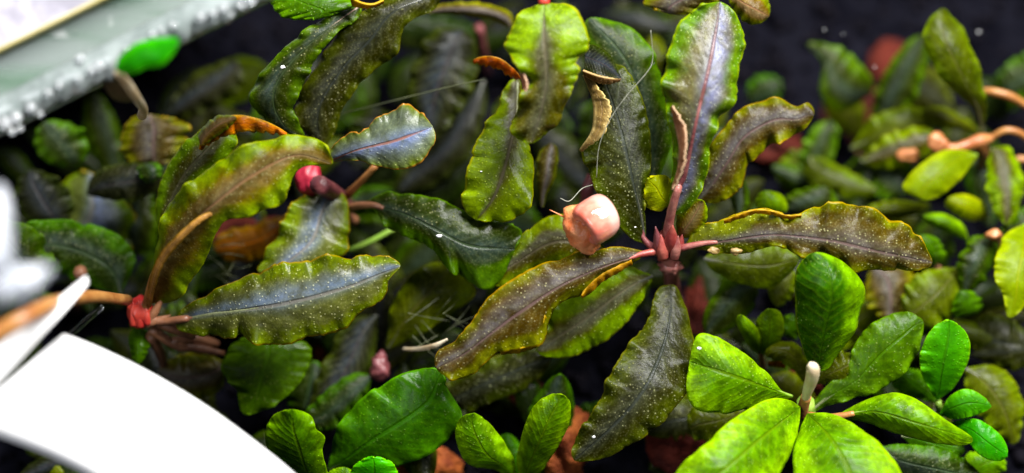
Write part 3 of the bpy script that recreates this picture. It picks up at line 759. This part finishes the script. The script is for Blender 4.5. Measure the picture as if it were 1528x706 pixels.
leaf(pC, 'olive', (1215, 572), [(1230, 545), (1258, 525)], (1280, 540), [(1245, 572), (1270, 566)], (27, 29, 28), rib=None, ruf=0.3)
pS = thing('aquarium_plant', 'tiny two-leaved seedling between the dark hanging leaf and the lime rosette', 'plant', at(1134, 540, 14))
tube('stem', [(1135, 526, 24), (1138, 545, 20), (1140, 560, 14)], [0.4, 0.5, 0.5], M['brownroot'], pS)
leaf(pS, 'lime', (1133, 527), [(1120, 518), (1109, 500), (1100, 480)], (1106, 471), [(1135, 510), (1127, 488)], (24, 28, 29), rib='ribl', ribw=0.25, ruf=0.15, scal=0.6)
leaf(pS, 'lime', (1137, 528), [(1130, 505), (1130, 478)], (1146, 462), [(1155, 522), (1168, 494), (1164, 468)], (24, 27, 28), rib='ribl', ribw=0.3, ruf=0.2, scal=1)
leaf(pS, 'grass', (1170, 500), [(1168, 485), (1172, 474)], (1186, 472), [(1185, 505), (1196, 492)], (20, 21, 21), rib=None)
band('curled_edge', [(1146, 540), (1160, 538), (1172, 545)], [(1147, 546), (1160, 548), (1172, 549)], (25, 26, 26), (25, 26, 26), 0.3, M['b_orange'], pS)

# ------------------------------------------------------------------ right hand sprigs
pI = thing('aquarium_plant', 'glossy bright emerald sprig with rounded leaves at the lower right corner', 'plant', at(1402, 625, 14))
tube('stem', [(1400, 600, 27), (1404, 630, 22), (1408, 660, 14)], [0.5, 0.6, 0.7], M['ribl'], pI)
leaf(pI, 'neon', (1398, 596), [(1378, 565), (1373, 530), (1388, 494)], (1416, 478), [(1424, 576), (1445, 535), (1443, 500)], (27, 31, 32), rib='ribl', ribw=0.3, camber=0.6, ruf=0.35, scal=0.8)
leaf(pI, 'neon', (1403, 618), [(1418, 592), (1446, 581)], (1478, 605), [(1425, 625), (1452, 620)], (27, 30, 30), rib='ribl', ribw=0.3, camber=0.5, ruf=0.35, scal=0.8)
leaf(pI, 'neon', (1420, 632), [(1440, 626), (1465, 629), (1494, 652)], (1503, 680), [(1440, 652), (1462, 678), (1485, 687)], (27, 31, 31), rib='ribl', ribw=0.3, camber=0.6, ruf=0.35, scal=0.8)
leaf(pI, 'grass', (1345, 650), [(1370, 640), (1412, 650)], (1440, 672), [(1372, 672), (1410, 684)], (27, 28, 28), rib='ribg', ruf=0.3, camber=0.4, scal=0.8)
leaf(pI, 'deep', (1310, 668), [(1350, 664), (1410, 672)], (1460, 706), [(1320, 700), (1370, 725), (1430, 730)], (27, 29, 28), rib='ribg', ruf=0.3)
leaf(pI, 'grass', (1395, 600), [(1350, 590), (1330, 565)], (1345, 550), [(1395, 575), (1375, 555)], (23, 24, 24), rib=None)
leaf(pI, 'lime', (1468, 690), [(1440, 690), (1450, 675)], (1490, 680), [(1470, 712), (1500, 700)], (24, 25, 25), rib=None, ruf=0.2)
pI2 = thing('aquarium_plant', 'yellow-green leaf cluster at the right edge below the orange-jointed plant', 'plant', at(1488, 360, 0))
tube('stem', [(1485, 348, 20), (1487, 370, 12), (1490, 400, 3)], [0.7, 0.8, 0.9], M['tan'], pI2)
lump('joint', 1483, 350, 21, 0.9, M['orange'], pI2, (1.2, 0.8, 0.8), 0.3, seed=4)
leaf(pI2, 'yellow', (1530, 335), [(1502, 350), (1488, 380), (1485, 412), (1497, 440)], (1506, 473), [(1560, 370), (1552, 420), (1530, 455)], (20, 25, 25), rib='ribl', ruf=0.7, frq=7, scal=3)
leaf(pI2, 'deep', (1478, 352), [(1448, 358), (1430, 395)], (1440, 434), [(1488, 372), (1475, 405), (1458, 428)], (18, 21, 20), rib='ribd', ruf=0.2)
leaf(pI2, 'grass', (1448, 470), [(1425, 470), (1424, 450)], (1432, 436), [(1464, 460), (1455, 438)], (20, 22, 22), rib=None, ruf=0.2)
leaf(pI2, 'olive', (1440, 550), [(1445, 590), (1480, 640)], (1512, 662), [(1490, 548), (1524, 590), (1524, 640)], (20, 22, 22), rib='ribd', ruf=0.5)
leaf(pI2, 'night', (1450, 490), [(1470, 470), (1510, 478)], (1535, 510), [(1460, 530), (1495, 550), (1530, 545)], (16, 18, 18), rib=None)
pI3 = thing('aquarium_plant', 'dull olive leaf cluster under the tip of the long brown leaf', 'plant', at(1380, 450, 0))
tube('stem', [(1400, 400, 16), (1398, 430, 8), (1395, 460, 0)], [0.5, 0.6, 0.7], M['brownroot'], pI3)
leaf(pI3, 'olive', (1428, 400), [(1385, 405), (1350, 430)], (1352, 470), [(1432, 440), (1410, 480), (1375, 492)], (18, 21, 20), rib='ribd', ruf=0.3)
leaf(pI3, 'brown', (1300, 395), [(1292, 430), (1300, 460)], (1326, 478), [(1355, 400), (1362, 430), (1350, 464)], (16, 18, 18), rib='ribd', ruf=0.3)
leaf(pI3, 'deep', (1400, 480), [(1375, 470), (1360, 500)], (1370, 530), [(1430, 490), (1420, 520)], (17, 19, 18), rib=None)
leaf(pI3, 'grass', (1395, 395), [(1370, 380), (1362, 360)], (1375, 352), [(1410, 380), (1395, 356)], (17, 19, 19), rib=None, ruf=0.2)

# ------------------------------------------------------------------ right background
pH = thing('aquarium_plant', 'background plant at right with orange branching joint and one tall upright leaf', 'plant', at(1455, 240, -10))
tube('joint', [(1398, 216, 14), (1420, 222, 15), (1445, 216, 15), (1462, 210, 15), (1480, 206, 14)], [1.0, 0.8, 0.8, 1.1, 0.5], M['orange'], pH, n=10, bumps=0.3)
lump('joint_knob', 1400, 214, 14.5, 1.5, M['orange'], pH, (1, 0.9, 0.8), 0.3, seed=2)
lump('joint_knob', 1355, 231, 11, 1.3, M['orange'], pH, (1.2, 0.8, 0.8), 0.3, seed=6)
tube('stem', [(1462, 212, 14), (1468, 240, 6), (1472, 270, -8)], [1.0, 1.0, 1.1], M['tan'], pH)
tube('aerial_root', [(1466, 136, 12), (1485, 138, 13), (1510, 145, 13), (1535, 160, 12)], [0.5, 0.6, 0.6, 0.5], M['tan'], pH)
tube('aerial_root', [(1480, 205, 14), (1500, 195, 15), (1520, 198, 15), (1540, 212, 14)], [0.4, 0.5, 0.5, 0.5], M['tan'], pH)
tube('aerial_root', [(1510, 245, 12), (1520, 238, 13), (1540, 240, 13)], [0.5, 0.6, 0.5], M['tan'], pH)
leaf(pH, 'yellow', (1458, 232), [(1430, 224), (1397, 230), (1360, 258), (1348, 282)], (1378, 297), [(1448, 246), (1423, 276), (1400, 292)], (15, 19, 19), rib='ribl', ruf=0.3, frq=4)
leaf(pH, 'mixed', (1480, 222), [(1472, 262), (1480, 305)], (1500, 334), [(1508, 222), (1526, 272), (1517, 318)], (14, 18, 18), rib='ribg', ruf=0.3)
leaf(pH, 'olive', (1466, 196), [(1452, 160), (1418, 132), (1384, 80), (1379, 44)], (1406, 14), [(1470, 170), (1466, 118), (1453, 80), (1434, 42)], (12, 18, 20, 18), rib='ribg', ruf=0.5, frq=6)
leaf(pH, 'yellow', (1474, 324), [(1445, 328), (1414, 310)], (1416, 296), [(1466, 304), (1440, 291)], (14, 17, 17), rib=None, ruf=0.2)
leaf(pH, 'lime', (1444, 358), [(1410, 345), (1384, 332)], (1380, 322), [(1435, 336), (1408, 320)], (15, 18, 17), rib=None, ruf=0.2)
leaf(pH, 'tan_dummy' if False else 'olive', (1465, 200), [(1420, 190), (1390, 180)], (1376, 168), [(1440, 178), (1400, 160)], (8, 10, 10), rib=None)
leaf(pH, 'olive', (1388, 305), [(1340, 300), (1305, 306)], (1290, 318), [(1370, 318), (1330, 325)], (12, 14, 13), rib=None)
leaf(pH, 'deep', (1495, 130), [(1500, 100), (1530, 80)], (1560, 90), [(1510, 150), (1545, 140)], (0, 2, 2), rib=None)
leaf(pH, 'deep', (1490, 360), [(1500, 330), (1530, 310)], (1560, 330), [(1510, 372), (1550, 370)], (14, 16, 16), rib=None)

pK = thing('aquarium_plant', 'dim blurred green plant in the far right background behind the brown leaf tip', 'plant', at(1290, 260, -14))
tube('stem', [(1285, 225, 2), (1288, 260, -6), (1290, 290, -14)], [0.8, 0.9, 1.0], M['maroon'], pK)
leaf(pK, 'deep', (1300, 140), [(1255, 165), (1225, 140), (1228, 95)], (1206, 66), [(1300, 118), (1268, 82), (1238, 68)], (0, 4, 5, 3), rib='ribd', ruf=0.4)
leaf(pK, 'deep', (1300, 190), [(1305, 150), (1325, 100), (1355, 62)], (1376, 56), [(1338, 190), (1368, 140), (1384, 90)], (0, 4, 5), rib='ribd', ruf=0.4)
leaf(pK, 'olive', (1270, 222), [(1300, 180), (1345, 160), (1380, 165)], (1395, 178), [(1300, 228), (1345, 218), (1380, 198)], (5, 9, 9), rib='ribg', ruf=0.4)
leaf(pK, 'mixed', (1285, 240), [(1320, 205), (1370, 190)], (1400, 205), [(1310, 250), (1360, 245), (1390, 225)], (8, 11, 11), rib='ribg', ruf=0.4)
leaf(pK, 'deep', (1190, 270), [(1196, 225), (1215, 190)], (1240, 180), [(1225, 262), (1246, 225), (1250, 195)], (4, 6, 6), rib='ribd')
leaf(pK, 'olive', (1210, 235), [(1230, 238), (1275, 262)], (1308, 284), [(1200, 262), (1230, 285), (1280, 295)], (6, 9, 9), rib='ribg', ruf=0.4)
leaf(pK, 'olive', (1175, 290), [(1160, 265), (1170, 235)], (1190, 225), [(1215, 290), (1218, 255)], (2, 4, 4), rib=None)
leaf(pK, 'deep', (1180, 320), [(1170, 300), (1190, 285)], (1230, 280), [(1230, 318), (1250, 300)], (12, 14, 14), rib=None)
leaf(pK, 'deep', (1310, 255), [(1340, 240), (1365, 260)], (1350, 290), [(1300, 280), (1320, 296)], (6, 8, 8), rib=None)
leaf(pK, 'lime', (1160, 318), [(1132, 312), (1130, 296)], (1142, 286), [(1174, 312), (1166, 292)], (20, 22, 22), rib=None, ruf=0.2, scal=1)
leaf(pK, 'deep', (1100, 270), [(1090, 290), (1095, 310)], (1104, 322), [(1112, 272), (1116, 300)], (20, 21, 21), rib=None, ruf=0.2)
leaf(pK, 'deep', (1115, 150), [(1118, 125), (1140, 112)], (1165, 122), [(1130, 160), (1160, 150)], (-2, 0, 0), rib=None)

# ------------------------------------------------------------------ top plants
pJ = thing('aquarium_plant', 'plant at the top centre with a half green half bronze leaf on a red stem', 'plant', at(818, -14, 10))
tube('stem', [(812, 8, 40), (812, -12, 38), (816, -40, 26)], [0.7, 0.9, 1.0], M['scarlet'], pJ)
lf = leaf(pJ, 'mixed', (812, 6), [(782, 15), (762, 46), (754, 71), (777, 102), (782, 133), (763, 179), (766, 204)], (793, 213),
     [(848, 6), (869, 31), (876, 71), (859, 92), (864, 107), (846, 148), (833, 184)], (40, 42, 41, 39), mid=[(812, 60), (815, 120), (806, 170)], pig=(0.5, 0.35, 0.0, -0.5, -0.3), rib='ribd', camber=1.4, ruf=0.9, frq=9, scal=3)
band('curled_edge', [(775, 104), (779, 118), (781, 130), (778, 142)], [(778, 103), (785, 116), (787, 131), (780, 144)], (40, 40.5, 40.5, 40), (41, 41.5, 41.5, 41), 0.5, M['b_pinkpale'], lf)
lf = leaf(pJ, 'mixed', (772, 118), [(758, 125), (741, 163), (716, 204), (700, 250), (690, 301)], (712, 328), [(778, 130), (788, 214), (796, 245), (790, 301), (764, 328)], (26, 30, 32, 30),
     mid=[(767, 194), (741, 286)], pig=(-0.1, 0.1, 0.35, 0.4), rib='ribg', ribw=0.6, camber=1.0, ruf=0.7, frq=9, scal=3)
band('curled_tip', [(706, 90), (722, 84), (746, 87), (768, 104), (778, 116)], [(707, 94), (724, 98), (744, 104), (762, 114), (776, 118)], (28, 30, 30, 29), (28, 29, 29, 28), 1.0, M['b_orange'], lf, ruf=0.4, frq=4, scal=3.0, thick=0.0002)
leaf(pJ, 'brown', (822, 214), [(806, 228), (802, 262)], (808, 308), [(832, 226), (828, 262), (815, 290)], (24, 26, 25), rib=None, ruf=0.6, frq=5)
tube('stem', [(884, 262, 22), (877, 285, 22), (872, 310, 18)], [0.8, 0.9, 0.9], M['maroon'], pJ)
pT = thing('aquarium_plant', 'plant at top left of centre with two long dark leaves drooping side by side', 'plant', at(560, -20, 0))
tube('stem', [(560, -18, 28), (580, -40, 20)], [0.9, 1.0], M['brownroot'], pT)
leaf(pT, 'deep', (540, 8), [(500, 22), (462, 41), (421, 77), (380, 122), (374, 153), (404, 186)], (452, 204), [(533, 28), (503, 48), (472, 87), (457, 122), (438, 160), (446, 185)], (30, 32, 32, 28), mid=[(470, 60), (420, 112), (408, 152), (425, 188)], rib='ribb', ruf=0.8, frq=10, scal=2.6)
leaf(pT, 'night', (660, -20), [(580, -5), (513, 41), (465, 110), (441, 170)], (478, 216), [(651, 12), (605, 36), (590, 82), (549, 112), (513, 158), (495, 205)], (28, 30, 29, 26), rib='ribd', ruf=0.6, frq=10)
leaf(pT, 'grass', (415, -15), [(405, 5), (425, 25)], (470, 28), [(470, -12), (530, 2), (510, 16)], (30, 32, 32), rib=None, ruf=0.4)
band('curled_edge', [(523, -4), (540, 4), (556, 6), (572, 0)], [(526, 8), (542, 11), (558, 10), (572, 4)], (33, 34, 34, 33), (32, 33, 33, 32), 0.5, M['b_ochre'], pT)
pU = thing('aquarium_plant', 'dim dusky plant behind the top centre leaves with a long dark drooping leaf', 'plant', at(700, 60, -14))
tube('stem', [(715, 40, 6), (720, 80, 0), (724, 110, -12)], [0.7, 0.8, 0.9], M['maroon'], pU)
leaf(pU, 'dusky', (690, 46), [(650, 45), (620, 87), (610, 138)], (640, 206), [(706, 60), (713, 95), (697, 146), (665, 190)], (12, 15, 14), rib='ribd', ruf=0.5)
leaf(pU, 'dusky', (722, 120), [(690, 150), (640, 210), (600, 250)], (598, 284), [(724, 160), (700, 230), (650, 275)], (8, 10, 9), rib='ribd', ruf=0.5)
leaf(pU, 'brown', (640, 20), [(690, 22), (735, 30)], (762, 40), [(660, 8), (720, 6), (760, 20)], (18, 20, 19), rib=None, ruf=0.5)
leaf(pU, 'dusky', (560, 160), [(530, 180), (520, 220)], (530, 250), [(590, 180), (580, 230)], (2, 4, 4), rib=None)
pV = thing('aquarium_plant', 'brown-olive leaves cut off by the top edge right of centre', 'plant', at(1010, -20, 10))
tube('stem', [(1060, -14, 28), (1050, -40, 20)], [0.8, 0.9], M['brownroot'], pV)
leaf(pV, 'bronze', (1085, -10), [(1098, 20), (1122, 36)], (1146, 24), [(1110, -14), (1142, -4)], (28, 29, 28), rib=None, ruf=0.4)
leaf(pV, 'brown', (1040, -20), [(985, -14), (960, 4)], (1000, 20), [(1070, 0), (1040, 18)], (26, 27, 26), rib=None, ruf=0.4)
leaf(pV, 'olive', (965, 60), [(955, 80), (965, 100)], (985, 92), [(980, 55), (992, 75)], (6, 8, 8), rib=None)

# ------------------------------------------------------------------ lower leaves of the same plants, deep in the gaps
PLANTS = [pA, pB, pL, pN, pF, pG, pD, pC, pI, pI2, pI3, pH, pK, pJ, pT, pU]
def pix(p):
    r = Vector(p) - CAM
    d = r.dot(FWD)
    return 764 + r.dot(RGT) / d / TANH * 764, 353 - r.dot(UPV) / d / TANH * 764
PP = [pix(p.location) for p in PLANTS]
fr = random.Random(21)
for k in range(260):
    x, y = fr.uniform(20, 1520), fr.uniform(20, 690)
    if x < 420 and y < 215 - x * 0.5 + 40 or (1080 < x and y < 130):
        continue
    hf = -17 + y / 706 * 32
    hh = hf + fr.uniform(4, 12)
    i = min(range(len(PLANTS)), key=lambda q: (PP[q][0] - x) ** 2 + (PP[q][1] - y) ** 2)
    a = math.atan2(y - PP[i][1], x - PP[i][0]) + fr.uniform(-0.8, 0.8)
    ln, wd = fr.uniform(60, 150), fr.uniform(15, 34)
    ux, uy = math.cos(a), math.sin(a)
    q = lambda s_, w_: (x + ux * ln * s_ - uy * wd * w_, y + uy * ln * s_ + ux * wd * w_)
    st = fr.choice(['shade', 'shade', 'dusky', 'dusky', 'night', 'shade', 'deep'] if x < 1100 else ['deep', 'olive', 'shade', 'shade', 'night', 'deep'])  # darker styles put the shade of the gaps into the leaf colours
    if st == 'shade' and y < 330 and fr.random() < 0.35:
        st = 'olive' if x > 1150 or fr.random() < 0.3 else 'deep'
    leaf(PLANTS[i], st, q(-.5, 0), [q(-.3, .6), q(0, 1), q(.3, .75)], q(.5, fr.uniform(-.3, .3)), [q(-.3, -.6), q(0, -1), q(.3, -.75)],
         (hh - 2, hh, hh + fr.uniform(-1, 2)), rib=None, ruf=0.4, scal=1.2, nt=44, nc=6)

# ------------------------------------------------------------------ floating leaf
fl = thing('floating_leaf', 'single neon green floating leaf against the glass wall at upper left', 'leaf', at(190, 120, 40))
leaf(fl, 'neon', (173, 103), [(180, 86), (200, 68), (225, 60), (250, 57)], (267, 60), [(186, 110), (205, 108), (217, 101), (240, 98), (256, 82)], (55, 57, 57), rib='ribl', ribw=0.3, camber=0.6, ruf=0.3, frq=5, scal=1.5)
band('husk', [(153, 118), (160, 135), (172, 148), (190, 152)], [(178, 110), (186, 122), (196, 135), (208, 148)], (49, 48, 46, 44), (53, 50, 48, 45), 0.8, M['film'], fl)
tube('stalk', [(176, 108, 54), (190, 125, 51), (204, 146, 46), (214, 162, 38), (212, 172, 30)], [0.5, 0.55, 0.6, 0.6, 0.7], M['cream'], fl)

# ------------------------------------------------------------------ snail
sn = thing('snail', 'small pink snail with glossy pale shell and orange body beside the central crown', 'snail', at(880, 372, 31))
def snail_shell():
    c = np.array(at(894, 333, 36.8))
    ax = (-0.80 * RGn - 0.50 * UPn - 0.34 * FWDn)          # coil axis, towards the orange side and the viewer
    ax /= np.linalg.norm(ax)
    u = np.cross(ax, UPn); u /= np.linalg.norm(u)
    v = np.cross(ax, u)
    V, F = [], []
    turns, nT, nS = 2.7, 130, 22
    for i in range(nT):
        th = i / (nT - 1) * turns * 2 * math.pi
        g = math.exp((th - turns * 2 * math.pi) * 0.135)
        R = 2.35 * g
        rr, ra = 1.25 * g, 2.35 * g ** 0.6
        cen = R * (math.cos(th + 0.6) * u + math.sin(th + 0.6) * v)
        rad = math.cos(th + 0.6) * u + math.sin(th + 0.6) * v
        gl = 1 + 0.03 * math.sin(th * 14)
        for j in range(nS):
            a = 2 * math.pi * j / nS
            ca, sa = math.cos(a), math.sin(a)
            V.append(c + 0.001 * (cen + rad * rr * gl * math.copysign(abs(ca) ** 0.75, ca) + ax * (1.08 * ra * math.copysign(abs(sa) ** 0.65, sa) + 0.9 * (1 - g))))
    for i in range(nT - 1):
        for j in range(nS):
            F.append((i * nS + j, i * nS + (j + 1) % nS, (i + 1) * nS + (j + 1) % nS, (i + 1) * nS + j))
    F.append(tuple(range(nS)))
    F.append(tuple((nT - 1) * nS + j for j in range(nS)))
    m = simple_mat('snail_shell', (0.60, 0.12, 0.075), (0.74, 0.32, 0.24), 300, 0.08, 0.3, 0.0002, trans=0.12, coat=1.0)
    nt = m.node_tree
    b = NB(nt)
    pr = [q for q in nt.nodes if q.type == 'BSDF_PRINCIPLED'][0]
    base = pr.inputs['Base Color'].links[0].from_socket
    ac = b.n('ShaderNodeAttribute', attribute_name='across').outputs['Fac']
    al = b.n('ShaderNodeAttribute', attribute_name='along').outputs['Fac']
    nz = b.noise(b.n('ShaderNodeTexCoord').outputs['Object'], 500, 3, 0.6)
    gl_ = b.smooth(b.math('SINE', b.math('ADD', b.math('MULTIPLY', al, 120.0), b.math('MULTIPLY', nz, 5.0))), 0.3, 1.0, 0.0, 0.45)
    c1 = b.mix(gl_, base, (0.55, 0.10, 0.07))
    c2 = b.mix(b.smooth(b.math('ADD', ac, b.math('MULTIPLY', nz, 0.5)), 0.15, 0.6, 0.0, 0.5), c1, (0.84, 0.58, 0.52))
    nt.links.new(c2, pr.inputs['Base Color'])
    ac_ = [math.sin(2 * math.pi * (k % nS) / nS) * -1 for k in range(nT * nS)]
    al_ = [(k // nS) / (nT - 1) for k in range(nT * nS)]
    return mesh_obj('shell', V, F, m, sn, attrs={'across': ac_, 'along': al_})
snail_shell()
mb = simple_mat('snail_body', (0.74, 0.17, 0.05), (0.85, 0.36, 0.15), 420, 0.3, 0.7, 0.0004, trans=0.15)
bd = lump('body', 868, 342, 35.2, 2.6, mb, sn, (0.85, 1.3, 0.85), 0.09, 2.2, sub=4, rot=0.45, seed=9, fine=0.06)
tube('tentacle', [(846, 326, 35), (834, 320, 35.5), (820, 313, 35.5)], [0.14, 0.09, 0.04], mb, bd)

# ------------------------------------------------------------------ stones
stones = [(842, 668, 20, 4.6, 'lava', (0.75, 1.1, 0.7), 'orange stone showing between the bottom sprig and the dark hanging leaf'),
          (640, 695, 19, 3.6, 'lava', (1.2, 0.7, 0.7), 'orange-brown stone at the bottom edge under the wide green leaf'),
          (790, 596, 14, 3.4, 'darklava', (1, 0.8, 0.6), 'dark red stone under the dark leaf left of the hanging leaf'),
          (1012, 655, 20, 4.2, 'darklava', (0.9, 1.1, 0.6), 'dark red stone between the hanging leaf and the lime rosette'),
          (1040, 465, 10, 3.6, 'darklava', (0.6, 1.3, 0.6), 'deep red stone just right of the central stem'),
          (1185, 575, 16, 3.2, 'darklava', (1.2, 0.8, 0.6), 'maroon stone hidden behind the cream bud of the rosette'),
          (372, 352, 10, 4.4, 'darklava', (1.2, 0.7, 0.6), 'rust brown stone below the folded bronze leaf at left'),
          (1275, 175, -14, 5.2, 'darklava', (1.0, 1.0, 0.6), 'dark red stone in the far right background'),
          (1330, 340, 2, 4.2, 'darklava', (1.3, 0.7, 0.6), 'maroon stone above the tip of the long brown leaf'),
          (1165, 225, -6, 3.6, 'darklava', (1.1, 0.8, 0.6), 'small reddish stone beneath the brown upper right leaf'),
          (1340, 120, -18, 5.0, 'darklava', (0.9, 1.2, 0.6), 'dim maroon stone beside the tall upright background leaf'),
          (470, 505, 8, 3.0, 'lava', (0.7, 1.4, 0.6), 'brown stone under the lower edge of the iridescent leaf')]
for i, (x, y, h, r, mt, st, lb) in enumerate(stones):
    tag(lump('lava_stone', x, y, h, r, M[mt], None, st, 0.3, 1.5, sub=4, seed=i * 3 + 1, fine=0.16), lb, 'stone', 'reddish stones between the plants')

# ------------------------------------------------------------------ glass wall of the tank, upper left
def prism(name, quad, h, depth, mat, parent=None, bevel=0.0):
    """slab with the traced outline as its face towards the viewer, going `depth` mm away"""
    n = len(quad)
    hs = h if isinstance(h, (list, tuple)) else [h] * n
    V = [np.array(at(x, y, hh)) for (x, y), hh in zip(quad, hs)]
    V += [p + FWDn * depth * 0.001 for p in V]
    F = [tuple(range(n)), tuple(range(2 * n - 1, n - 1, -1))] + [(i + n, (i + 1) % n + n, (i + 1) % n, i) for i in range(n)]
    o = mesh_obj(name, V, F, mat, parent, smooth=False)
    if bevel:
        m = o.modifiers.new('bevel', 'BEVEL')
        m.width = bevel * 0.001
        m.segments = 3
    bm = bmesh.new(); bm.from_mesh(o.data); bmesh.ops.recalc_face_normals(bm, faces=bm.faces); bm.to_mesh(o.data); bm.free()
    return o
tb = prism('tabletop', [(-260, 330), (420, -20), (420, -400), (-260, -400)], 12, 3, M['table'])
tb['kind'] = 'structure'
gw = thing('glass_wall', 'thick greenish wet glass wall crossing the upper left corner', 'glass wall', at(100, 140, 10))
prism('pane', [(-200, 292), (430, -22), (430, -140), (-200, 172)], 50, 5, M['glass'], gw, 0.8)
prism('seam', [(-200, 176), (430, -138), (430, -145), (-200, 168)], 52, 1.9, M['seam'], gw, 0.3)
band('wet_edge', [(-200, 246), (-50, 172), (100, 96), (250, 22), (430, -66)], [(-200, 294), (-50, 221), (100, 145), (250, 70), (430, -19)], (52, 52, 52, 52), (51, 51, 51, 51), 3.0, M['wet'], gw, 0.0008, n=160, nc=10, ruf=0.12, frq=13, scal=6.0)
bub = None
bspots = [(8, 184, 10), (24, 176, 9), (46, 161, 8), (18, 196, 6), (72, 139, 7), (88, 128, 6), (117, 117, 6), (136, 105, 7), (148, 99, 8), (120, 88, 7), (190, 75, 6), (228, 52, 6), (240, 45, 5),
          (258, 38, 6), (300, 26, 7), (318, 20, 6), (334, 12, 7), (345, 22, 4), (360, 8, 6), (375, 2, 7), (30, 192, 5), (60, 170, 5)]
for i, (x, y, r) in enumerate(bspots):
    o = lump('air_bubble', x, y, 53, r * 0.075, M['bubble'], None, (1, 1, 0.8), 0.04, 1.5, sub=3, seed=i)
    tag(o, 'tiny shining air bubble in the row along the lower rim of the glass wall', 'bubble', 'bubbles along the glass wall')

# bubbles resting on the dark leaf
for i, (x, y, r) in enumerate([(948, 171, 0.30), (923, 208, 0.36), (945, 124, 0.30), (974, 94, 0.26)]):
    o = lump('air_bubble', x, y, 35, r, M['bead'], None, (1, 1, 0.8), 0.02, sub=3, seed=i)
    tag(o, 'tiny clear air bubble above the dark leaf left of the tall red-veined leaf', 'bubble', 'bubbles above the dark leaf')

# ------------------------------------------------------------------ lamp glare built as white shapes, and a clear sliver, lower left
wb = band('glare_band', [(96, 500), (150, 522), (220, 556), (300, 603), (370, 653), (436, 706), (490, 760)], [(-60, 630), (0, 650), (60, 672), (100, 690), (134, 708), (180, 738), (230, 780)],
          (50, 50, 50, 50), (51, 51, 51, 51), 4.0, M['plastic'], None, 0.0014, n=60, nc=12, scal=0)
tag(wb, 'broad curved white band of glare, built solid, crossing the lower left corner', 'glare band')
bl = band('bright_sliver', [(130, 414), (90, 446), (40, 484), (-20, 530)], [(131, 424), (96, 464), (50, 514), (-20, 592)], (54, 57, 59, 60), (55, 58, 60, 61), 0.6, M['plastic'], None, 0.0006, scal=0)
tag(bl, 'thin pointed white sliver of glare, built solid, crossing the orange creeping stem', 'plastic sliver')
bl = band('bright_sliver', [(152, 456), (128, 474), (100, 500)], [(154, 460), (132, 480), (104, 506)], (40, 41, 42), (40, 41, 42), 0.2, M['clear'], None, 0.0004, scal=0)
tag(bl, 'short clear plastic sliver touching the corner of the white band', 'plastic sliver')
for i, (x, y, r, st, lb) in enumerate([(-8, 350, 2.0, (0.8, 2.2, 0.6), 'tall white glare clump at the left edge above the creeping stem'),
                                       (28, 424, 1.9, (1.7, 0.75, 0.6), 'slanting white glare clump just above the pointed sliver')]):
    tag(lump('glare_clump', x, y, 82, r, M['clump_glare'], None, st, 0.2, 1.6, sub=4, rot=0.45 * i, seed=i + 33, fine=0.15), lb, 'clump', 'white glare clumps at the left edge')

# ------------------------------------------------------------------ threads and flecks
def thread(path, r, mat, label, group=None):
    tag(tube('algae_thread', path, r, M[mat], None, n=5, sub=6), label, 'thread', group)
thread([(971, 45, 38), (974, 87, 37), (966, 107, 37), (935, 143, 37), (910, 179, 36.5), (894, 219, 36), (890, 265, 35)], 0.05, 'thread', 'long pale hair-like thread curving over the dark leaf')
thread([(884, 276, 33), (868, 282, 33), (850, 300, 34), (836, 296, 34)], 0.06, 'thread', 'short pale thread leading from the snail to the dark leaf')
thread([(500, 172, 22), (580, 152, 24), (660, 132, 26), (724, 118, 28)], 0.07, 'darkthread', 'straight dark thread stretched towards the orange curled tip')
for k in range(16):
    x, y = random.uniform(600, 680), random.uniform(455, 520)
    a = random.uniform(-0.9, 0.9)
    ln = random.uniform(30, 70)
    thread([(x, y, 22 + random.random() * 6), (x + ln * .5 * math.cos(a), y - ln * .5 * math.sin(a) + random.uniform(-5, 5), 25), (x + ln * math.cos(a), y - ln * math.sin(a), 24)], 0.045, 'darkthread',
           'fine dark algae thread in the gap above the cream root', 'algae threads above the cream root')
for k in range(10):
    x, y = random.uniform(300, 350), random.uniform(365, 425)
    a = random.uniform(-1.2, 1.2)
    ln = random.uniform(25, 60)
    thread([(x, y, 18), (x + ln * .5 * math.cos(a), y - ln * .5 * math.sin(a) + random.uniform(-6, 6), 22), (x + ln * math.cos(a), y - ln * math.sin(a), 20)], 0.05, 'darkthread',
           'fine dark algae thread beneath the folded bronze leaf', 'algae threads beneath the bronze leaf')
fl_sp = [(422, 100, 33.5, 0.45, 'white fleck on the long drooping leaf at top left'), (1230, 44, 10, 0.28, 'white fleck floating in the dark water at upper right, left of two'),
         (1258, 51, 10, 0.22, 'white fleck floating in the dark water at upper right, right of two'), (1305, 100, 12, 0.28, 'white fleck between the two dim background leaves'),
         (886, 652, 36.5, 0.3, 'white fleck near the tip of the dark hanging leaf'), (1043, 520, 37.5, 0.35, 'white fleck at the corner of the left rosette leaf'),
         (655, 352, 31.5, 0.5, 'pale grit speck on the green leaf left of the snail'), (1460, 48, 8, 0.5, 'pale streak-like fleck near the top right corner'), (948, 339, 33.5, 0.18, 'tiny white fleck on the dark leaf beside the snail'),
         (718, 256, 32, 0.2, 'tiny white fleck on the green leaf below the orange tip')]
for i, (x, y, h, r, lb) in enumerate(fl_sp):
    tag(lump('fleck', x, y, h, r * (0.6 if h > 20 else 0.35), M['fleck'], None, (1.2, 0.8, 0.7), 0.4, 2, sub=2, seed=i + 50), lb, 'fleck', 'white flecks')
